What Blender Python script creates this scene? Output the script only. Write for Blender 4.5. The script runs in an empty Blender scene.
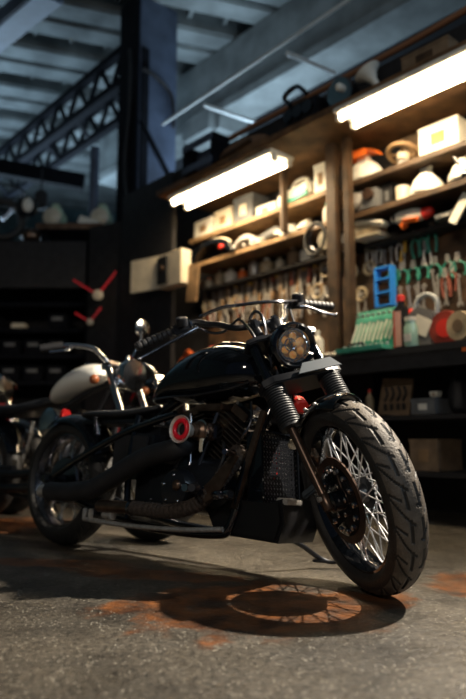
import bpy, bmesh, math, random
from mathutils import Vector, Matrix, Euler
random.seed(7)
R = math.radians
PI = math.pi
S = bpy.context.scene
COL = S.collection

# ------------------------------------------------------------------ camera
CAMH, PITCH, FPX = 0.5236, R(7.826), 648.46
cd = bpy.data.cameras.new('camera'); cam = bpy.data.objects.new('camera', cd); COL.objects.link(cam)
cam.location = (0, 0, CAMH); cam.rotation_euler = (R(90) + PITCH, 0, 0)
cd.sensor_fit = 'VERTICAL'; cd.sensor_height = 36; cd.lens = 36 * FPX / 699
cd.dof.use_dof = True; cd.dof.focus_distance = 2.2; cd.dof.aperture_fstop = 1.5
cd.clip_end = 60
S.camera = cam

# ------------------------------------------------------------------ sight lines used to survey the place
C0 = Vector((0, 0, CAMH))
def ray(u, v):
    a = (u - 233) / FPX; b = (349.5 - v) / FPX
    return Vector((a, math.cos(PITCH) - b * math.sin(PITCH), math.sin(PITCH) + b * math.cos(PITCH)))
def atY(u, v, Y):
    r = ray(u, v); return C0 + r * (Y / r.y)
WB = Vector((1.29, 3.98, 0)); WD = Vector((-.662, .749, 0)).normalized(); WN = Vector((.749, .662, 0)).normalized()
def W(s, q, z): return WB + WD * s + WN * q + Vector((0, 0, z))
def WS(u, v, q):
    r = ray(u, v); t = ((WB - C0).dot(WN) + q) / r.dot(WN); P = C0 + r * t - WB
    return P.dot(WD), P.z
WROT = math.atan2(-WD.y, -WD.x)      # local x runs to the right along the bench, local y into the wall

# ------------------------------------------------------------------ materials
MATS = {}
def mat(name, col, rough=.6, metal=0., var=.0, scale=12, bump=0., bscale=60, coat=0., emis=None, es=0., alpha=1, trans=0, col2=None):
    if name in MATS: return MATS[name]
    m = bpy.data.materials.new(name); m.use_nodes = True
    nt = m.node_tree; b = nt.nodes['Principled BSDF']
    b.inputs['Base Color'].default_value = (*col, 1); b.inputs['Roughness'].default_value = rough
    b.inputs['Metallic'].default_value = metal; b.inputs['Coat Weight'].default_value = coat
    b.inputs['Transmission Weight'].default_value = trans
    if emis: b.inputs['Emission Color'].default_value = (*emis, 1); b.inputs['Emission Strength'].default_value = es
    if var > 0 or col2:
        tc = nt.nodes.new('ShaderNodeTexCoord'); nz = nt.nodes.new('ShaderNodeTexNoise'); nz.inputs['Scale'].default_value = scale
        nz.inputs['Detail'].default_value = 5
        rp = nt.nodes.new('ShaderNodeValToRGB'); rp.color_ramp.elements[0].position = .35; rp.color_ramp.elements[1].position = .65
        c2 = col2 or tuple(min(1, c * (1 + var)) for c in col); c1 = col if col2 else tuple(c * (1 - var) for c in col)
        rp.color_ramp.elements[0].color = (*c1, 1); rp.color_ramp.elements[1].color = (*c2, 1)
        nt.links.new(tc.outputs['Object'], nz.inputs['Vector']); nt.links.new(nz.outputs['Fac'], rp.inputs['Fac'])
        nt.links.new(rp.outputs['Color'], b.inputs['Base Color'])
    if bump > 0:
        tc = nt.nodes.new('ShaderNodeTexCoord'); nz = nt.nodes.new('ShaderNodeTexNoise'); nz.inputs['Scale'].default_value = bscale
        bp = nt.nodes.new('ShaderNodeBump'); bp.inputs['Strength'].default_value = bump; bp.inputs['Distance'].default_value = .01
        nt.links.new(tc.outputs['Object'], nz.inputs['Vector']); nt.links.new(nz.outputs['Fac'], bp.inputs['Height'])
        nt.links.new(bp.outputs['Normal'], b.inputs['Normal'])
    MATS[name] = m; return m
gloss = mat('gloss black paint', (.004, .005, .007), .07, coat=.6)
satin = mat('satin black paint', (.008, .009, .012), .33, var=.3)
matte = mat('matte black', (.012, .012, .014), .6, var=.3)
rubber = mat('tyre rubber', (.014, .0135, .013), .55, var=.25, scale=30, bump=.25, bscale=180)
rubberf = mat('dusty worn tread rubber', (.085, .070, .055), .62, var=.3, scale=25, bump=.3, bscale=150)
chrome = mat('chrome', (.75, .76, .78), .12, 1)
dchrome = mat('dark chrome', (.22, .22, .24), .2, 1)
steel = mat('brushed steel', (.55, .53, .50), .4, .7, var=.2, scale=40)
rust = mat('rusty steel', (.06, .033, .022), .55, .6, var=.4, scale=25)
bronze = mat('burnt bronze metal', (.16, .105, .075), .35, .9, var=.3, scale=20)
brown_tube = mat('brown anodised tube', (.12, .08, .06), .32, .85)
wrap = mat('heat wrap', (.045, .032, .024), .85, var=.4, scale=60, bump=.6, bscale=200)
leather = mat('black leather', (.012, .013, .016), .45, bump=.3, bscale=120)
red = mat('red paint', (.80, .012, .03), .3)
redp = mat('red plastic', (.65, .03, .02), .4)
cream = mat('cream enamel', (.62, .55, .42), .4, var=.1)
white = mat('white plastic', (.72, .70, .62), .45, var=.08)
whitebag = mat('white polythene bag', (.75, .74, .68), .5, bump=.8, bscale=14)
soffit = mat('lamplit loft boards', (.13, .068, .028), .6, var=.4, scale=7)
wood = mat('shelf wood', (.055, .030, .014), .6, var=.45, scale=9, bump=.3)
wood_pale = mat('pale raw timber', (.27, .165, .08), .6, var=.3, scale=9)
darkwood = mat('near black board', (.012, .011, .012), .7, var=.4)  # near black with random tone variation
pegmat = mat('old plywood tool board', (.075, .040, .018), .7, var=.6, scale=6)
card = mat('cardboard', (.20, .135, .08), .8, var=.2)
greyplas = mat('grey plastic', (.12, .125, .13), .45, var=.2)
blueplas = mat('blue plastic', (.03, .24, .75), .35)
green = mat('green tool case plastic', (.06, .36, .26), .4, var=.15)
greengrip = mat('green grip', (.02, .22, .16), .45)
orange = mat('orange plastic', (.80, .16, .02), .4)
yellow = mat('yellow grip', (.62, .36, .04), .45)
redgrip = mat('dull red grip', (.22, .055, .03), .45)
steelblue = mat('blue grey painted steel', (.060, .080, .125), .5, var=.25, scale=4, bump=.2, bscale=20)
darksteel = mat('dark painted steel', (.004, .005, .008), .9, var=.3); darksteel.node_tree.nodes['Principled BSDF'].inputs['Specular IOR Level'].default_value = .15
concrete = mat('precast concrete', (.17, .19, .19), .85, var=.25, scale=3, bump=.4, bscale=20)
concrete_d = mat('precast concrete web', (.12, .14, .155), .9, var=.3, scale=3)
conduit = mat('pale galvanised conduit', (.75, .80, .80), .45)
plaster = mat('grey green plaster', (.10, .16, .17), .85, var=.25, scale=2)
tube_on = mat('lit fluorescent tube', (1, .9, .75), .4, emis=(1, .80, .52), es=28)
glassm = mat('clear lamp glass', (1, 1, 1), .02, trans=1)
amber = mat('amber lamp reflections', (1.0, .34, .03), .3, .0, col2=(1.0, .55, .12), scale=60)  # colour of warm lamp reflections painted onto headlight parts
tank_white = mat('pearl white paint', (.88, .86, .78), .15, coat=.5)
tealcan = mat('pale green enamel', (.50, .62, .42), .4, .2, var=.3)
yell = mat('yellowed tool body', (.42, .34, .22), .5, var=.3)

# ------------------------------------------------------------------ mesh building
def frame(d, up=Vector((0, 0, 1))):
    d = d.normalized()
    if abs(d.dot(up)) > .97: up = Vector((0, 1, 0))
    x = up.cross(d).normalized(); y = d.cross(x)
    return x, y
def smooth(pts, n=6, closed=False):
    P = [Vector(p) for p in pts]; out = []
    N = len(P); rng = range(N if closed else N - 1)
    for i in rng:
        if closed: a, b, c, d = P[i - 1], P[i], P[(i + 1) % N], P[(i + 2) % N]
        else: a, b, c, d = P[max(i - 1, 0)], P[i], P[i + 1], P[min(i + 2, N - 1)]
        for k in range(n):
            t = k / n
            out.append(.5 * ((2 * b) + (c - a) * t + (2 * a - 5 * b + 4 * c - d) * t * t + (3 * b - a - 3 * c + d) * t ** 3))
    if not closed: out.append(P[-1])
    return out
class MB:
    def __init__(s): s.bm = bmesh.new()
    def rings(s, rs, cap=True, closed=False):
        bm = s.bm; V = [[bm.verts.new(p) for p in r] for r in rs]; n = len(V[0])
        for i in range(len(V) if closed else len(V) - 1):
            A, B = V[i], V[(i + 1) % len(V)]
            for j in range(n): bm.faces.new((A[j], A[(j + 1) % n], B[(j + 1) % n], B[j]))
        if cap and not closed:
            bm.faces.new(V[0][::-1]); bm.faces.new(V[-1])
        return s
    def tube(s, pts, r, seg=10, closed=False, cap=True):
        P = [Vector(p) for p in pts]; n = len(P)
        rr = r if isinstance(r, (list, tuple)) else [r] * n
        x = None; rs = []
        for i in range(n):
            d = (P[(i + 1) % n] - P[i - 1]) if closed else (P[min(i + 1, n - 1)] - P[max(i - 1, 0)])
            if d.length < 1e-9: d = Vector((0, 0, 1))
            d.normalize()
            if x is None: x, y = frame(d)
            else:
                x = (x - d * x.dot(d)).normalized(); y = d.cross(x)
            rs.append([P[i] + (x * math.cos(2 * PI * k / seg) + y * math.sin(2 * PI * k / seg)) * rr[i] for k in range(seg)])
        return s.rings(rs, cap, closed)
    def cyl(s, a, b, r, seg=20, r2=None):
        a, b = Vector(a), Vector(b); return s.tube([a, b], [r, r if r2 is None else r2], seg)
    def lathe(s, prof, o=(0, 0, 0), ax=(0, 0, 1), seg=28, cap=True, closed=False, arc=None):
        o = Vector(o); d = Vector(ax).normalized(); x, y = frame(d)
        rs = [[o + d * h + (x * math.cos(2 * PI * k / seg) + y * math.sin(2 * PI * k / seg)) * max(r, 1e-4) for k in range(seg)] for r, h in prof]
        return s.rings(rs, cap, closed)
    def box(s, c, size, rot=None, bev=0., taper=None):
        c = Vector(c); h = [x / 2 for x in size]; M = Euler(rot).to_matrix() if rot is not None and not isinstance(rot, Matrix) else (rot or Matrix.Identity(3))
        tx, ty = taper or (1, 1); vs = []
        for z in (-1, 1):
            for x, y in ((-1, -1), (1, -1), (1, 1), (-1, 1)):
                k = (tx, ty) if z > 0 else (1, 1)
                vs.append(s.bm.verts.new(c + M @ Vector((x * h[0] * k[0], y * h[1] * k[1], z * h[2]))))
        fs = [s.bm.faces.new([vs[i] for i in f]) for f in ((3, 2, 1, 0), (4, 5, 6, 7), (0, 1, 5, 4), (1, 2, 6, 5), (2, 3, 7, 6), (3, 0, 4, 7))]
        if bev > 0:
            es = list({e for f in fs for e in f.edges})
            bmesh.ops.bevel(s.bm, geom=es, offset=min(bev, min(size) * .45), segments=2, affect='EDGES')
        return s
    def beam(s, a, b, w, h, up=(0, 0, 1), bev=0.):
        a, b = Vector(a), Vector(b); d = b - a; x, y = frame(d, Vector(up))
        M = Matrix((x, y, d.normalized())).transposed()
        return s.box((a + b) / 2, (w, h, d.length), M, bev)
    def prism(s, poly, t, o=(0, 0, 0), X=(1, 0, 0), Y=(0, 0, 1), bev=0.):
        o, X, Y = Vector(o), Vector(X), Vector(Y); N = X.cross(Y).normalized()
        a = [s.bm.verts.new(o + X * p[0] + Y * p[1] - N * t / 2) for p in poly]; b = [s.bm.verts.new(o + X * p[0] + Y * p[1] + N * t / 2) for p in poly]
        n = len(poly); fs = [s.bm.faces.new(a[::-1]), s.bm.faces.new(b)]
        for i in range(n): fs.append(s.bm.faces.new((a[i], a[(i + 1) % n], b[(i + 1) % n], b[i])))
        if bev > 0:
            es = list(set(list(fs[0].edges) + list(fs[1].edges)))
            bmesh.ops.bevel(s.bm, geom=es, offset=bev, segments=2, affect='EDGES')
        return s
    def torus(s, o, ax, R_, r, seg=40, ms=10):
        o = Vector(o); d = Vector(ax).normalized(); x, y = frame(d)
        return s.tube([o + (x * math.cos(2 * PI * k / seg) + y * math.sin(2 * PI * k / seg)) * R_ for k in range(seg)], r, ms, closed=True)
    def ball(s, c, r, sc=(1, 1, 1), n=12):
        m = Matrix.Translation(c) @ Matrix.Diagonal((*sc, 1))
        bmesh.ops.create_uvsphere(s.bm, u_segments=n * 2, v_segments=n, radius=r, matrix=m); return s
    def sections(s, secs, seg=28, e=2.4, ax='x'):
        """loft of superellipses: (pos, centre_y, centre_z, half_y, half_up, half_down)"""
        rs = []
        for p, cy, cz, hy, hu, hd in secs:
            ring = []
            for k in range(seg):
                a = 2 * PI * k / seg; c, n_ = math.cos(a), math.sin(a)
                yy = math.copysign(abs(c) ** (2 / e), c) * hy; zz = math.copysign(abs(n_) ** (2 / e), n_) * (hu if n_ > 0 else hd)
                ring.append(Vector((p, cy + yy, cz + zz)) if ax == 'x' else Vector((cy + yy, zz + cz, p)))
            rs.append(ring)
        return s.rings(rs)
    def noise(s, amp, seed=0):
        rr = random.Random(seed)
        for v in s.bm.verts: v.co += Vector((rr.uniform(-amp, amp), rr.uniform(-amp, amp), rr.uniform(-amp, amp)))
        return s
    def build(s, name, m, parent=None, sub=0, sharp=40):
        bmesh.ops.recalc_face_normals(s.bm, faces=s.bm.faces)
        me = bpy.data.meshes.new(name); s.bm.to_mesh(me); s.bm.free()
        me.materials.append(m)
        for f in me.polygons: f.use_smooth = True
        try: me.set_sharp_from_angle(angle=R(sharp))
        except Exception: pass
        o = bpy.data.objects.new(name, me); COL.objects.link(o)
        if parent: o.parent = parent
        if sub:
            md = o.modifiers.new('sub', 'SUBSURF'); md.levels = sub; md.render_levels = sub
        return o
def tag(o, label=None, cat=None, group=None, kind=None):
    if label: o['label'] = label
    if cat: o['category'] = cat
    if group: o['group'] = group
    if kind: o['kind'] = kind
    return o
def thing(name, label, cat, loc=(0, 0, 0), rz=0, group=None):
    o = bpy.data.objects.new(name, None); COL.objects.link(o); o.empty_display_size = .1
    o.location = loc; o.rotation_euler = (0, 0, rz)
    return tag(o, label, cat, group)
def struct(o): o['kind'] = 'structure'; return o
def dup(o, parent=None, loc=None, rot=None, label=None, group=None):
    c = o.copy(); COL.objects.link(c)
    if parent: c.parent = parent
    for ch in list(o.children): dup(ch, c)
    if loc is not None: c.location = loc
    if rot is not None: c.rotation_euler = rot
    if label: c['label'] = label
    if group: c['group'] = group
    return c

# ================================================================== SETTING
# floor with speckled worn concrete and rust coloured patches, part stain, part tint painted over the wheel's shadow
def floor_mat():
    m = bpy.data.materials.new('speckled workshop floor'); m.use_nodes = True; nt = m.node_tree; N = nt.nodes; L = nt.links
    b = N['Principled BSDF']; tc = N.new('ShaderNodeTexCoord')
    def noise(sc, det=6, rough=.6):
        n = N.new('ShaderNodeTexNoise'); n.inputs['Scale'].default_value = sc; n.inputs['Detail'].default_value = det; n.inputs['Roughness'].default_value = rough
        L.new(tc.outputs['Object'], n.inputs['Vector']); return n.outputs['Fac']
    def ramp(f, p0, c0, p1, c1):
        r = N.new('ShaderNodeValToRGB'); e = r.color_ramp.elements; e[0].position = p0; e[1].position = p1; e[0].color = (*c0, 1); e[1].color = (*c1, 1)
        L.new(f, r.inputs['Fac']); return r.outputs['Color']
    def mix(f, a, b_, t='MIX'):
        x = N.new('ShaderNodeMix'); x.data_type = 'RGBA'; x.blend_type = t
        if hasattr(f, 'links'): L.new(f, x.inputs[0])
        else: x.inputs[0].default_value = f
        for s_, v in ((6, a), (7, b_)):
            if hasattr(v, 'links'): L.new(v, x.inputs[s_])
            else: x.inputs[s_].default_value = (*v, 1)
        return x.outputs[2]
    def math_(op, a, b_=0., c=None):
        x = N.new('ShaderNodeMath'); x.operation = op
        for i, v in enumerate((a, b_) if c is None else (a, b_, c)):
            if hasattr(v, 'links'): L.new(v, x.inputs[i])
            else: x.inputs[i].default_value = v
        return x.outputs[0]
    base = ramp(noise(2.2), .35, (.028, .025, .021), .66, (.105, .094, .077))
    fine = ramp(noise(55, 4, .7), .36, (.35, .35, .35), .62, (1.4, 1.36, 1.3))
    col = mix(1., base, fine, 'MULTIPLY')
    vo = N.new('ShaderNodeTexVoronoi'); vo.inputs['Scale'].default_value = 75; L.new(tc.outputs['Object'], vo.inputs['Vector'])
    sp = math_('LESS_THAN', vo.outputs['Distance'], .17)
    spk = math_('MULTIPLY', sp, math_('GREATER_THAN', noise(20, 2), .46))
    col = mix(math_('MULTIPLY', spk, .7), col, (.60, .56, .47))
    # ragged ellipses: wet rusty stains, the largest painting the wheel shadow's warm tint
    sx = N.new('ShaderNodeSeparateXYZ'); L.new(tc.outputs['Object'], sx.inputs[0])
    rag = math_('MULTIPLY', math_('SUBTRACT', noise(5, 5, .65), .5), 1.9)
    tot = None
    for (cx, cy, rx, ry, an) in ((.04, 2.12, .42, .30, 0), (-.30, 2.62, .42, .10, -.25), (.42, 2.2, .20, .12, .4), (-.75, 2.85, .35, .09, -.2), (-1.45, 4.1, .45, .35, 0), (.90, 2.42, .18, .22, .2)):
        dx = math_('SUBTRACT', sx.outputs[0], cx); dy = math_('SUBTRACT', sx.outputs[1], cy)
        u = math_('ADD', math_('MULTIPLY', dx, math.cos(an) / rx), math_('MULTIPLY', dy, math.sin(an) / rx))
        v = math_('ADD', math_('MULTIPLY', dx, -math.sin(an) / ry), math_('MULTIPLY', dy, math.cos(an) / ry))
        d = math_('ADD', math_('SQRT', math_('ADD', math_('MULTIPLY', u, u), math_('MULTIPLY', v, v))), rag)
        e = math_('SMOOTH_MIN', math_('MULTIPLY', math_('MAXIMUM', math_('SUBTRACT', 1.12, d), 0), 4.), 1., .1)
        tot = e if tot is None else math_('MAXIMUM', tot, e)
    stain_shadow_tint = math_('MULTIPLY', tot, math_('MULTIPLY', ramp(noise(14, 6, .7), .34, (.35, .35, .35), .55, (1, 1, 1)), .85))
    brown_tint = ramp(noise(9, 5), .36, (.035, .014, .008), .64, (.24, .085, .024))
    col = mix(stain_shadow_tint, col, brown_tint)
    L.new(col, b.inputs['Base Color'])
    rr = ramp(noise(7, 5), .3, (.30, .30, .30), .7, (.52, .52, .52))
    L.new(mix(stain_shadow_tint, rr, (.26, .26, .26)), b.inputs['Roughness'])
    bp = N.new('ShaderNodeBump'); bp.inputs['Strength'].default_value = .75; bp.inputs['Distance'].default_value = .008
    L.new(math_('ADD', noise(45, 6, .7), math_('MULTIPLY', noise(6, 4), .8)), bp.inputs['Height']); L.new(bp.outputs['Normal'], b.inputs['Normal'])
    return m
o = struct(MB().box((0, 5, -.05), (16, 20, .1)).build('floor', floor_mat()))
struct(MB().box((0, 15.05, 3.3), (16, .1, 6.6)).build('wall_back', plaster))
struct(MB().box((-6.05, 6.5, 3.3), (.1, 17, 6.6)).build('wall_left', plaster))
struct(MB().box((7.05, 6.5, 3.3), (.1, 17, 6.6)).build('wall_right', plaster))
# ceiling of ribbed precast slabs
HR = 5.9
rd = Vector((.945, .326, 0)).normalized(); rn = Vector((-rd.y, rd.x, 0))
cb = MB(); cb.box((0, 6.5, HR + .42), (16, 17, .1)); struct(cb.build('ceiling', concrete_d))
o0 = Vector((-2.222, 8.411, 0)) * .93
for k in range(-7, 9):
    p = o0 + rn * (k * 1.12)
    b = MB()
    for sg in (-.21, .21):
        b.box(p + rn * sg + Vector((0, 0, HR + .17)), (20, .36, .36), (0, 0, math.atan2(rd.y, rd.x)), bev=.03)
    for j in range(-16, 17):
        b.box(p + rd * (j * .48) + rn * .56 + Vector((0, 0, HR + .26)), (.05, .75, .22), (0, 0, math.atan2(rd.y, rd.x)))
    struct(b.build('trim_%d' % (k + 8), concrete))
# main girder over the shelving
g = MB(); a, c = W(-4, 2.0, 5.45), W(7.5, 2.0, 5.45); g.beam(a, c, .42, .85)
g.beam(W(-4, 1.98, 4.98), W(7.5, 1.98, 4.98), .50, .12)
for s in (4.6, ): g.box(W(s, 2.1, 4.85), (.8, .9, .5), (0, 0, WROT), bev=.1)
struct(g.build('trim_20', concrete))
struct(MB().box(W(1.3, 2.32, 2.95), (10.6, .1, 5.9), (0, 0, WROT)).build('wall_far_side', mat('dark shade render', (.018, .02, .024), .9)))  # wall added to darken the space behind the girder, shade in its colour
g = MB(); a = atY(-12, 42, 7.4); c = atY(52, -12, 6.2); g.beam(a, c, .30, .22, bev=.02)
tag(g.build('ceiling_duct', steelblue), 'pale straight steel duct crossing the top left corner under the ceiling', 'duct')

# steel column
t = thing('steel_column', 'large blue grey steel box column rising to the ceiling', 'column', W(4.215, .62, 0), WROT)
MB().box((0, 0, 2.95), (.38, .56, 5.9), bev=.012).build('shaft', steelblue, t)
MB().box((-.02, -.29, 2.95), (.42, .02, 5.9)).build('flange', darksteel, t)
MB().box((.20, -.2, 3.9), (.02, .10, 2.6)).build('flange', darksteel, t)
MB().tube(smooth([(.05, -.33, 5.2), (.12, -.36, 4.9), (.05, -.32, 4.4), (.0, -.33, 3.8), (.06, -.33, 3.3)], 6), .022).build('cable', matte, t)
MB().tube(smooth([(.22, -.25, 4.9), (.26, -.1, 4.85), (.25, .15, 4.7), (.24, .2, 4.3)], 6), .025).build('cable', matte, t)
MB().beam((.21, -.26, 4.25), (.21, .26, 3.55), .05, .04).build('brace', darksteel, t)
MB().beam((.21, -.26, 3.12), (.21, .26, 3.6), .03, .03).build('brace', steel, t)

# lattice truss running from the column along the hall
t = thing('lattice_truss', 'dark riveted steel lattice truss reaching from the column to the left', 'truss', W(6.8, .6, 0))
tb = t.location
def T(s, q, z): return W(s, q, z) - tb
for q in (.42, .92):
    for z in (5.42, 4.98):
        MB().beam(T(4.45, q, z), T(9.5, q, z), .10, .10).build('chord', darksteel, t)
    for k in range(8):
        s = 4.5 + k * .6
        MB().beam(T(s, q, 5.42), T(s + .3, q, 4.98), .05, .05).build('lattice_bar', darksteel, t)
        MB().beam(T(s + .3, q, 4.98), T(s + .6, q, 5.42), .05, .05).build('lattice_bar', darksteel, t)
for k in range(5):
    s = 4.75 + k * 1.0
    MB().beam(T(s, .42, 5.0), T(s + .5, .92, 5.0), .05, .05).build('cross_bar', darksteel, t)
a, c = atY(-10, 166, 8.2), atY(84, 183, 8.4)
tag(MB().beam(a, c, .16, .2).build('steel_joist', darksteel), 'thick dark steel joist under the lattice truss at left', 'beam')
# straight conduit with hangers
a = W(3.75, .5, 4.15); c = W(-.4, .5, 4.28)
t = thing('ceiling_conduit', 'thin silver conduit hung diagonally below the ceiling girder', 'conduit', a)
MB().tube([Vector(), c - a], .016).build('pipe', conduit, t)
for (u, v, u2, v2) in ((204, 105, 255, 122), (287, 53, 335, 73)):
    s, z = WS(u, v, .5); P = W(s, .5, z) - a; s2, z2 = WS(u2, v2, 1.15); Q = W(s2, 1.15, z2) - a
    MB().tube([P, Q], .022).build('hanger', conduit, t)

# ================================================================== LOFT, PARTITION, SHELVES
struct(MB().box(W(.65, .72, 1.6), (6.4, .06, 3.2), (0, 0, WROT)).build('wall_right_partition', darkwood))
# loft deck, lamplit look of the underside painted in as lighter brown
struct(MB().box(W(.2, .27, 2.905), (5.5, .78, .05), (0, 0, WROT)).build('trim_21', soffit))
struct(MB().box(W(.65, .12, 3.065), (6.4, .04, .27), (0, 0, WROT)).build('trim_22', darkwood))
struct(MB().box(W(3.42, .10, 1.6), (.95, .05, 3.2), (0, 0, WROT)).build('trim_23', darkwood))
tag(MB().tube(smooth([W(2.38, .08, 3.0), W(2.36, .07, 3.14), W(2.22, .07, 3.22), W(1.2, .07, 3.23), W(.3, .07, 3.24), W(-.2, .07, 3.26), W(-.8, .07, 3.30)], 6), .024).build('handrail_pipe', mat('rust brown pipe paint', (.26, .12, .06), .55)),
    'brown pipe rail running along the front of the loft', 'rail')

def shelf(s0, s1, z, q0, lab, th=.045, m=wood):
    return tag(MB().box(W((s0 + s1) / 2, (q0 + .68) / 2, z - th / 2), (abs(s1 - s0), .68 - q0, th), (0, 0, WROT), bev=.004).build('shelf_board', m), lab, 'shelf')
shelf(1.10, 3.0, 2.545, .33, 'upper timber shelf left of the posts, under the far lamp', m=wood_pale)
shelf(1.10, 3.0, 2.275, .33, 'lower timber shelf left of the posts, above the hanging tools', m=wood_pale)
shelf(-1.3, .93, 2.535, .33, 'upper timber shelf right of the posts, under the near lamp')
shelf(-1.3, .93, 2.265, .33, 'lower timber shelf right of the posts, above the hanging pliers')
shelf(1.10, 3.0, 2.06, .50, 'narrow ledge above the tools left of the posts', .03, darkwood)
shelf(-1.3, .93, 2.06, .50, 'narrow ledge above the pliers right of the posts', .03, darkwood)
def post(s, q, z0, z1, w, lab):
    return tag(MB().box(W(s, q, (z0 + z1) / 2), (w, .07, z1 - z0), (0, 0, WROT), bev=.006).build('timber_post', wood), lab, 'post')
post(1.05, .27, 1.12, 2.87, .10, 'wide timber post between the two shelf bays')
post(.90, .27, 1.12, 2.87, .06, 'narrow timber post just right of the wide post')
post(1.62, .30, 2.28, 2.87, .04, 'slim timber prop holding the far lamp shelf')
struct(MB().beam((-1.64, 7.24, 1.47), (-1.21, 7.0, 1.47), .04, 2.94, (0, 0, 1)).build('trim_24', darkwood))  # dark panel added to black out the gap beside the rack
# tool board
struct(MB().box(W(.95, .66, 1.58), (4.2, .04, .92), (0, 0, WROT)).build('wall_tool_board', pegmat))

# workbench
t = thing('workbench', 'long dark workbench running along the tool wall', 'workbench', W(.9, .33, 0), WROT)
MB().box((0, 0, 1.09), (4.6, .66, .05), bev=.005).build('worktop', matte, t)
MB().box((0, -.30, 1.02), (4.6, .04, .10)).build('apron', darkwood, t)
for x in (-2.2, -1.1, 0, 1.1, 2.2):
    for y in (-.27, .27): MB().box((x, y, .53), (.07, .07, 1.06)).build('leg', darksteel, t)
MB().box((0, 0.02, .66), (4.5, .58, .03)).build('lower_shelf', darkwood, t)
MB().box((0, 0.02, .30), (4.5, .58, .03)).build('lower_shelf', darkwood, t)
MB().box((1.07, -.325, 1.06), (.07, .004, .03)).build('yellow_tag', orange, t)

# lamps
def fixture(s0, s1, q, z, lab):
    L_ = abs(s1 - s0); c = W((s0 + s1) / 2, q, z)
    t = thing('fluorescent_lamp', lab, 'lamp', c, WROT)
    MB().box((0, 0, .045), (L_, .27, .04), bev=.01).build('housing', white, t)
    for y in (-.085, .085):
        MB().cyl((-L_ / 2 + .03, y, 0), (L_ / 2 - .03, y, 0), .021, 16).build('tube', tube_on, t)
        for x in (-1, 1): MB().box((x * (L_ / 2 - .02), y, .005), (.03, .045, .06)).build('socket', white, t)
    for x in (-1, 1): MB().cyl((x * L_ * .35, 0, .06), (x * L_ * .35, 0, 2.875 - z), .008).build('hanger', steel, t)
    return t
fixture(1.28, 2.66, -.06, 2.72, 'far lit twin tube lamp under the loft, left of the posts')
fixture(-.75, .66, -.06, 2.79, 'near lit twin tube lamp under the loft at the right edge')
s, z = WS(376, 133, .22)


# ================================================================== generic small items
def frombox(u0, v0, u1, v1, q, z=None):
    s0, zb = WS(u0, v1, q); s1, _ = WS(u1, v1, q); _, zt = WS((u0 + u1) / 2, v0, q)
    base = zb if z is None else z
    h = max(zt - base, .03)
    return (s0 + s1) / 2, base, abs(s0 - s1), h
def at(name, lab, cat, u0, v0, u1, v1, q, z=None, group=None, rz=0):
    s, zz, w, h = frombox(u0, v0, u1, v1, q, z)
    return thing(name, lab, cat, W(s, q, zz), WROT + rz, group), w, h
def carton(lab, u0, v0, u1, v1, q, z, m=card, d=.22, rz=0, name='cardboard_box', tape=wood_pale, cat='box'):
    t, w, h = at(name, lab, cat, u0, v0, u1, v1, q, z, rz=rz)
    MB().box((0, 0, h / 2), (w, d, h), bev=.004).build('body', m, t)
    MB().box((0, 0, h - .004), (w + .006, d + .006, .02), bev=.003).build('lid', m, t)
    MB().box((0, -d / 2 - .002, h * .5), (w * .35, .003, h * .4)).build('printed_label', tape, t)
    return t
def sack(lab, u0, v0, u1, v1, q, z, m=whitebag, top=None, seed=1, name='plastic_bag', cat='bag'):
    t, w, h = at(name, lab, cat, u0, v0, u1, v1, q, z)
    k_ = random.Random(seed).uniform(-.12, .12)
    secs = [(0.0, 0, 0, w * .42, .08, .08), (h * .10, 0, 0, w * .5, .11, .11), (h * .3, w * k_ * .3, 0, w * .47, .11, .10), (h * .5, w * k_ * .6, 0, w * .36, .10, .09), (h * .68, w * k_, 0, w * .24, .07, .06), (h * .82, w * k_, 0, w * .11, .035, .03), (h * .92, w * k_ * 1.1, 0, w * .17, .04, .03), (h, w * k_ * 1.5, 0, w * .26, .02, .02)]
    MB().sections(secs, 20, 2.2, 'z').noise(.016, seed).build('bag_body', m, t, sub=1)
    tie = MB(); tie.torus((w * k_, 0, h * .82), (0, 0, 1), w * .11 + .004, .007, 16, 6); tie.build('tied_neck', top or m, t)
    return t
def bottle(name, lab, cat, s, q, z, r, h, m, capm, group=None):
    t = thing(name, lab, cat, W(s, q, z), WROT, group)
    MB().lathe([(r * .9, 0), (r, .01), (r, h * .62), (r * .85, h * .72), (r * .35, h * .82), (r * .33, h * .88)], seg=20).build('bottle_body', m, t)
    MB().lathe([(r * .42, h * .87), (r * .42, h * .99), (r * .3, h)], seg=16).build('cap', capm, t)
    return t
def can(lab, u0, v0, u1, v1, q, z, m, name='paint_can', cat='can'):
    t, w, h = at(name, lab, cat, u0, v0, u1, v1, q, z)
    MB().lathe([(w / 2, 0), (w / 2, h * .96), (w * .46, h * .97), (w * .46, h * .9)], seg=24).build('body', m, t)
    MB().lathe([(w * .5, h * .95), (w * .51, h)], seg=24).build('lid', steel, t)
    return t

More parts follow.
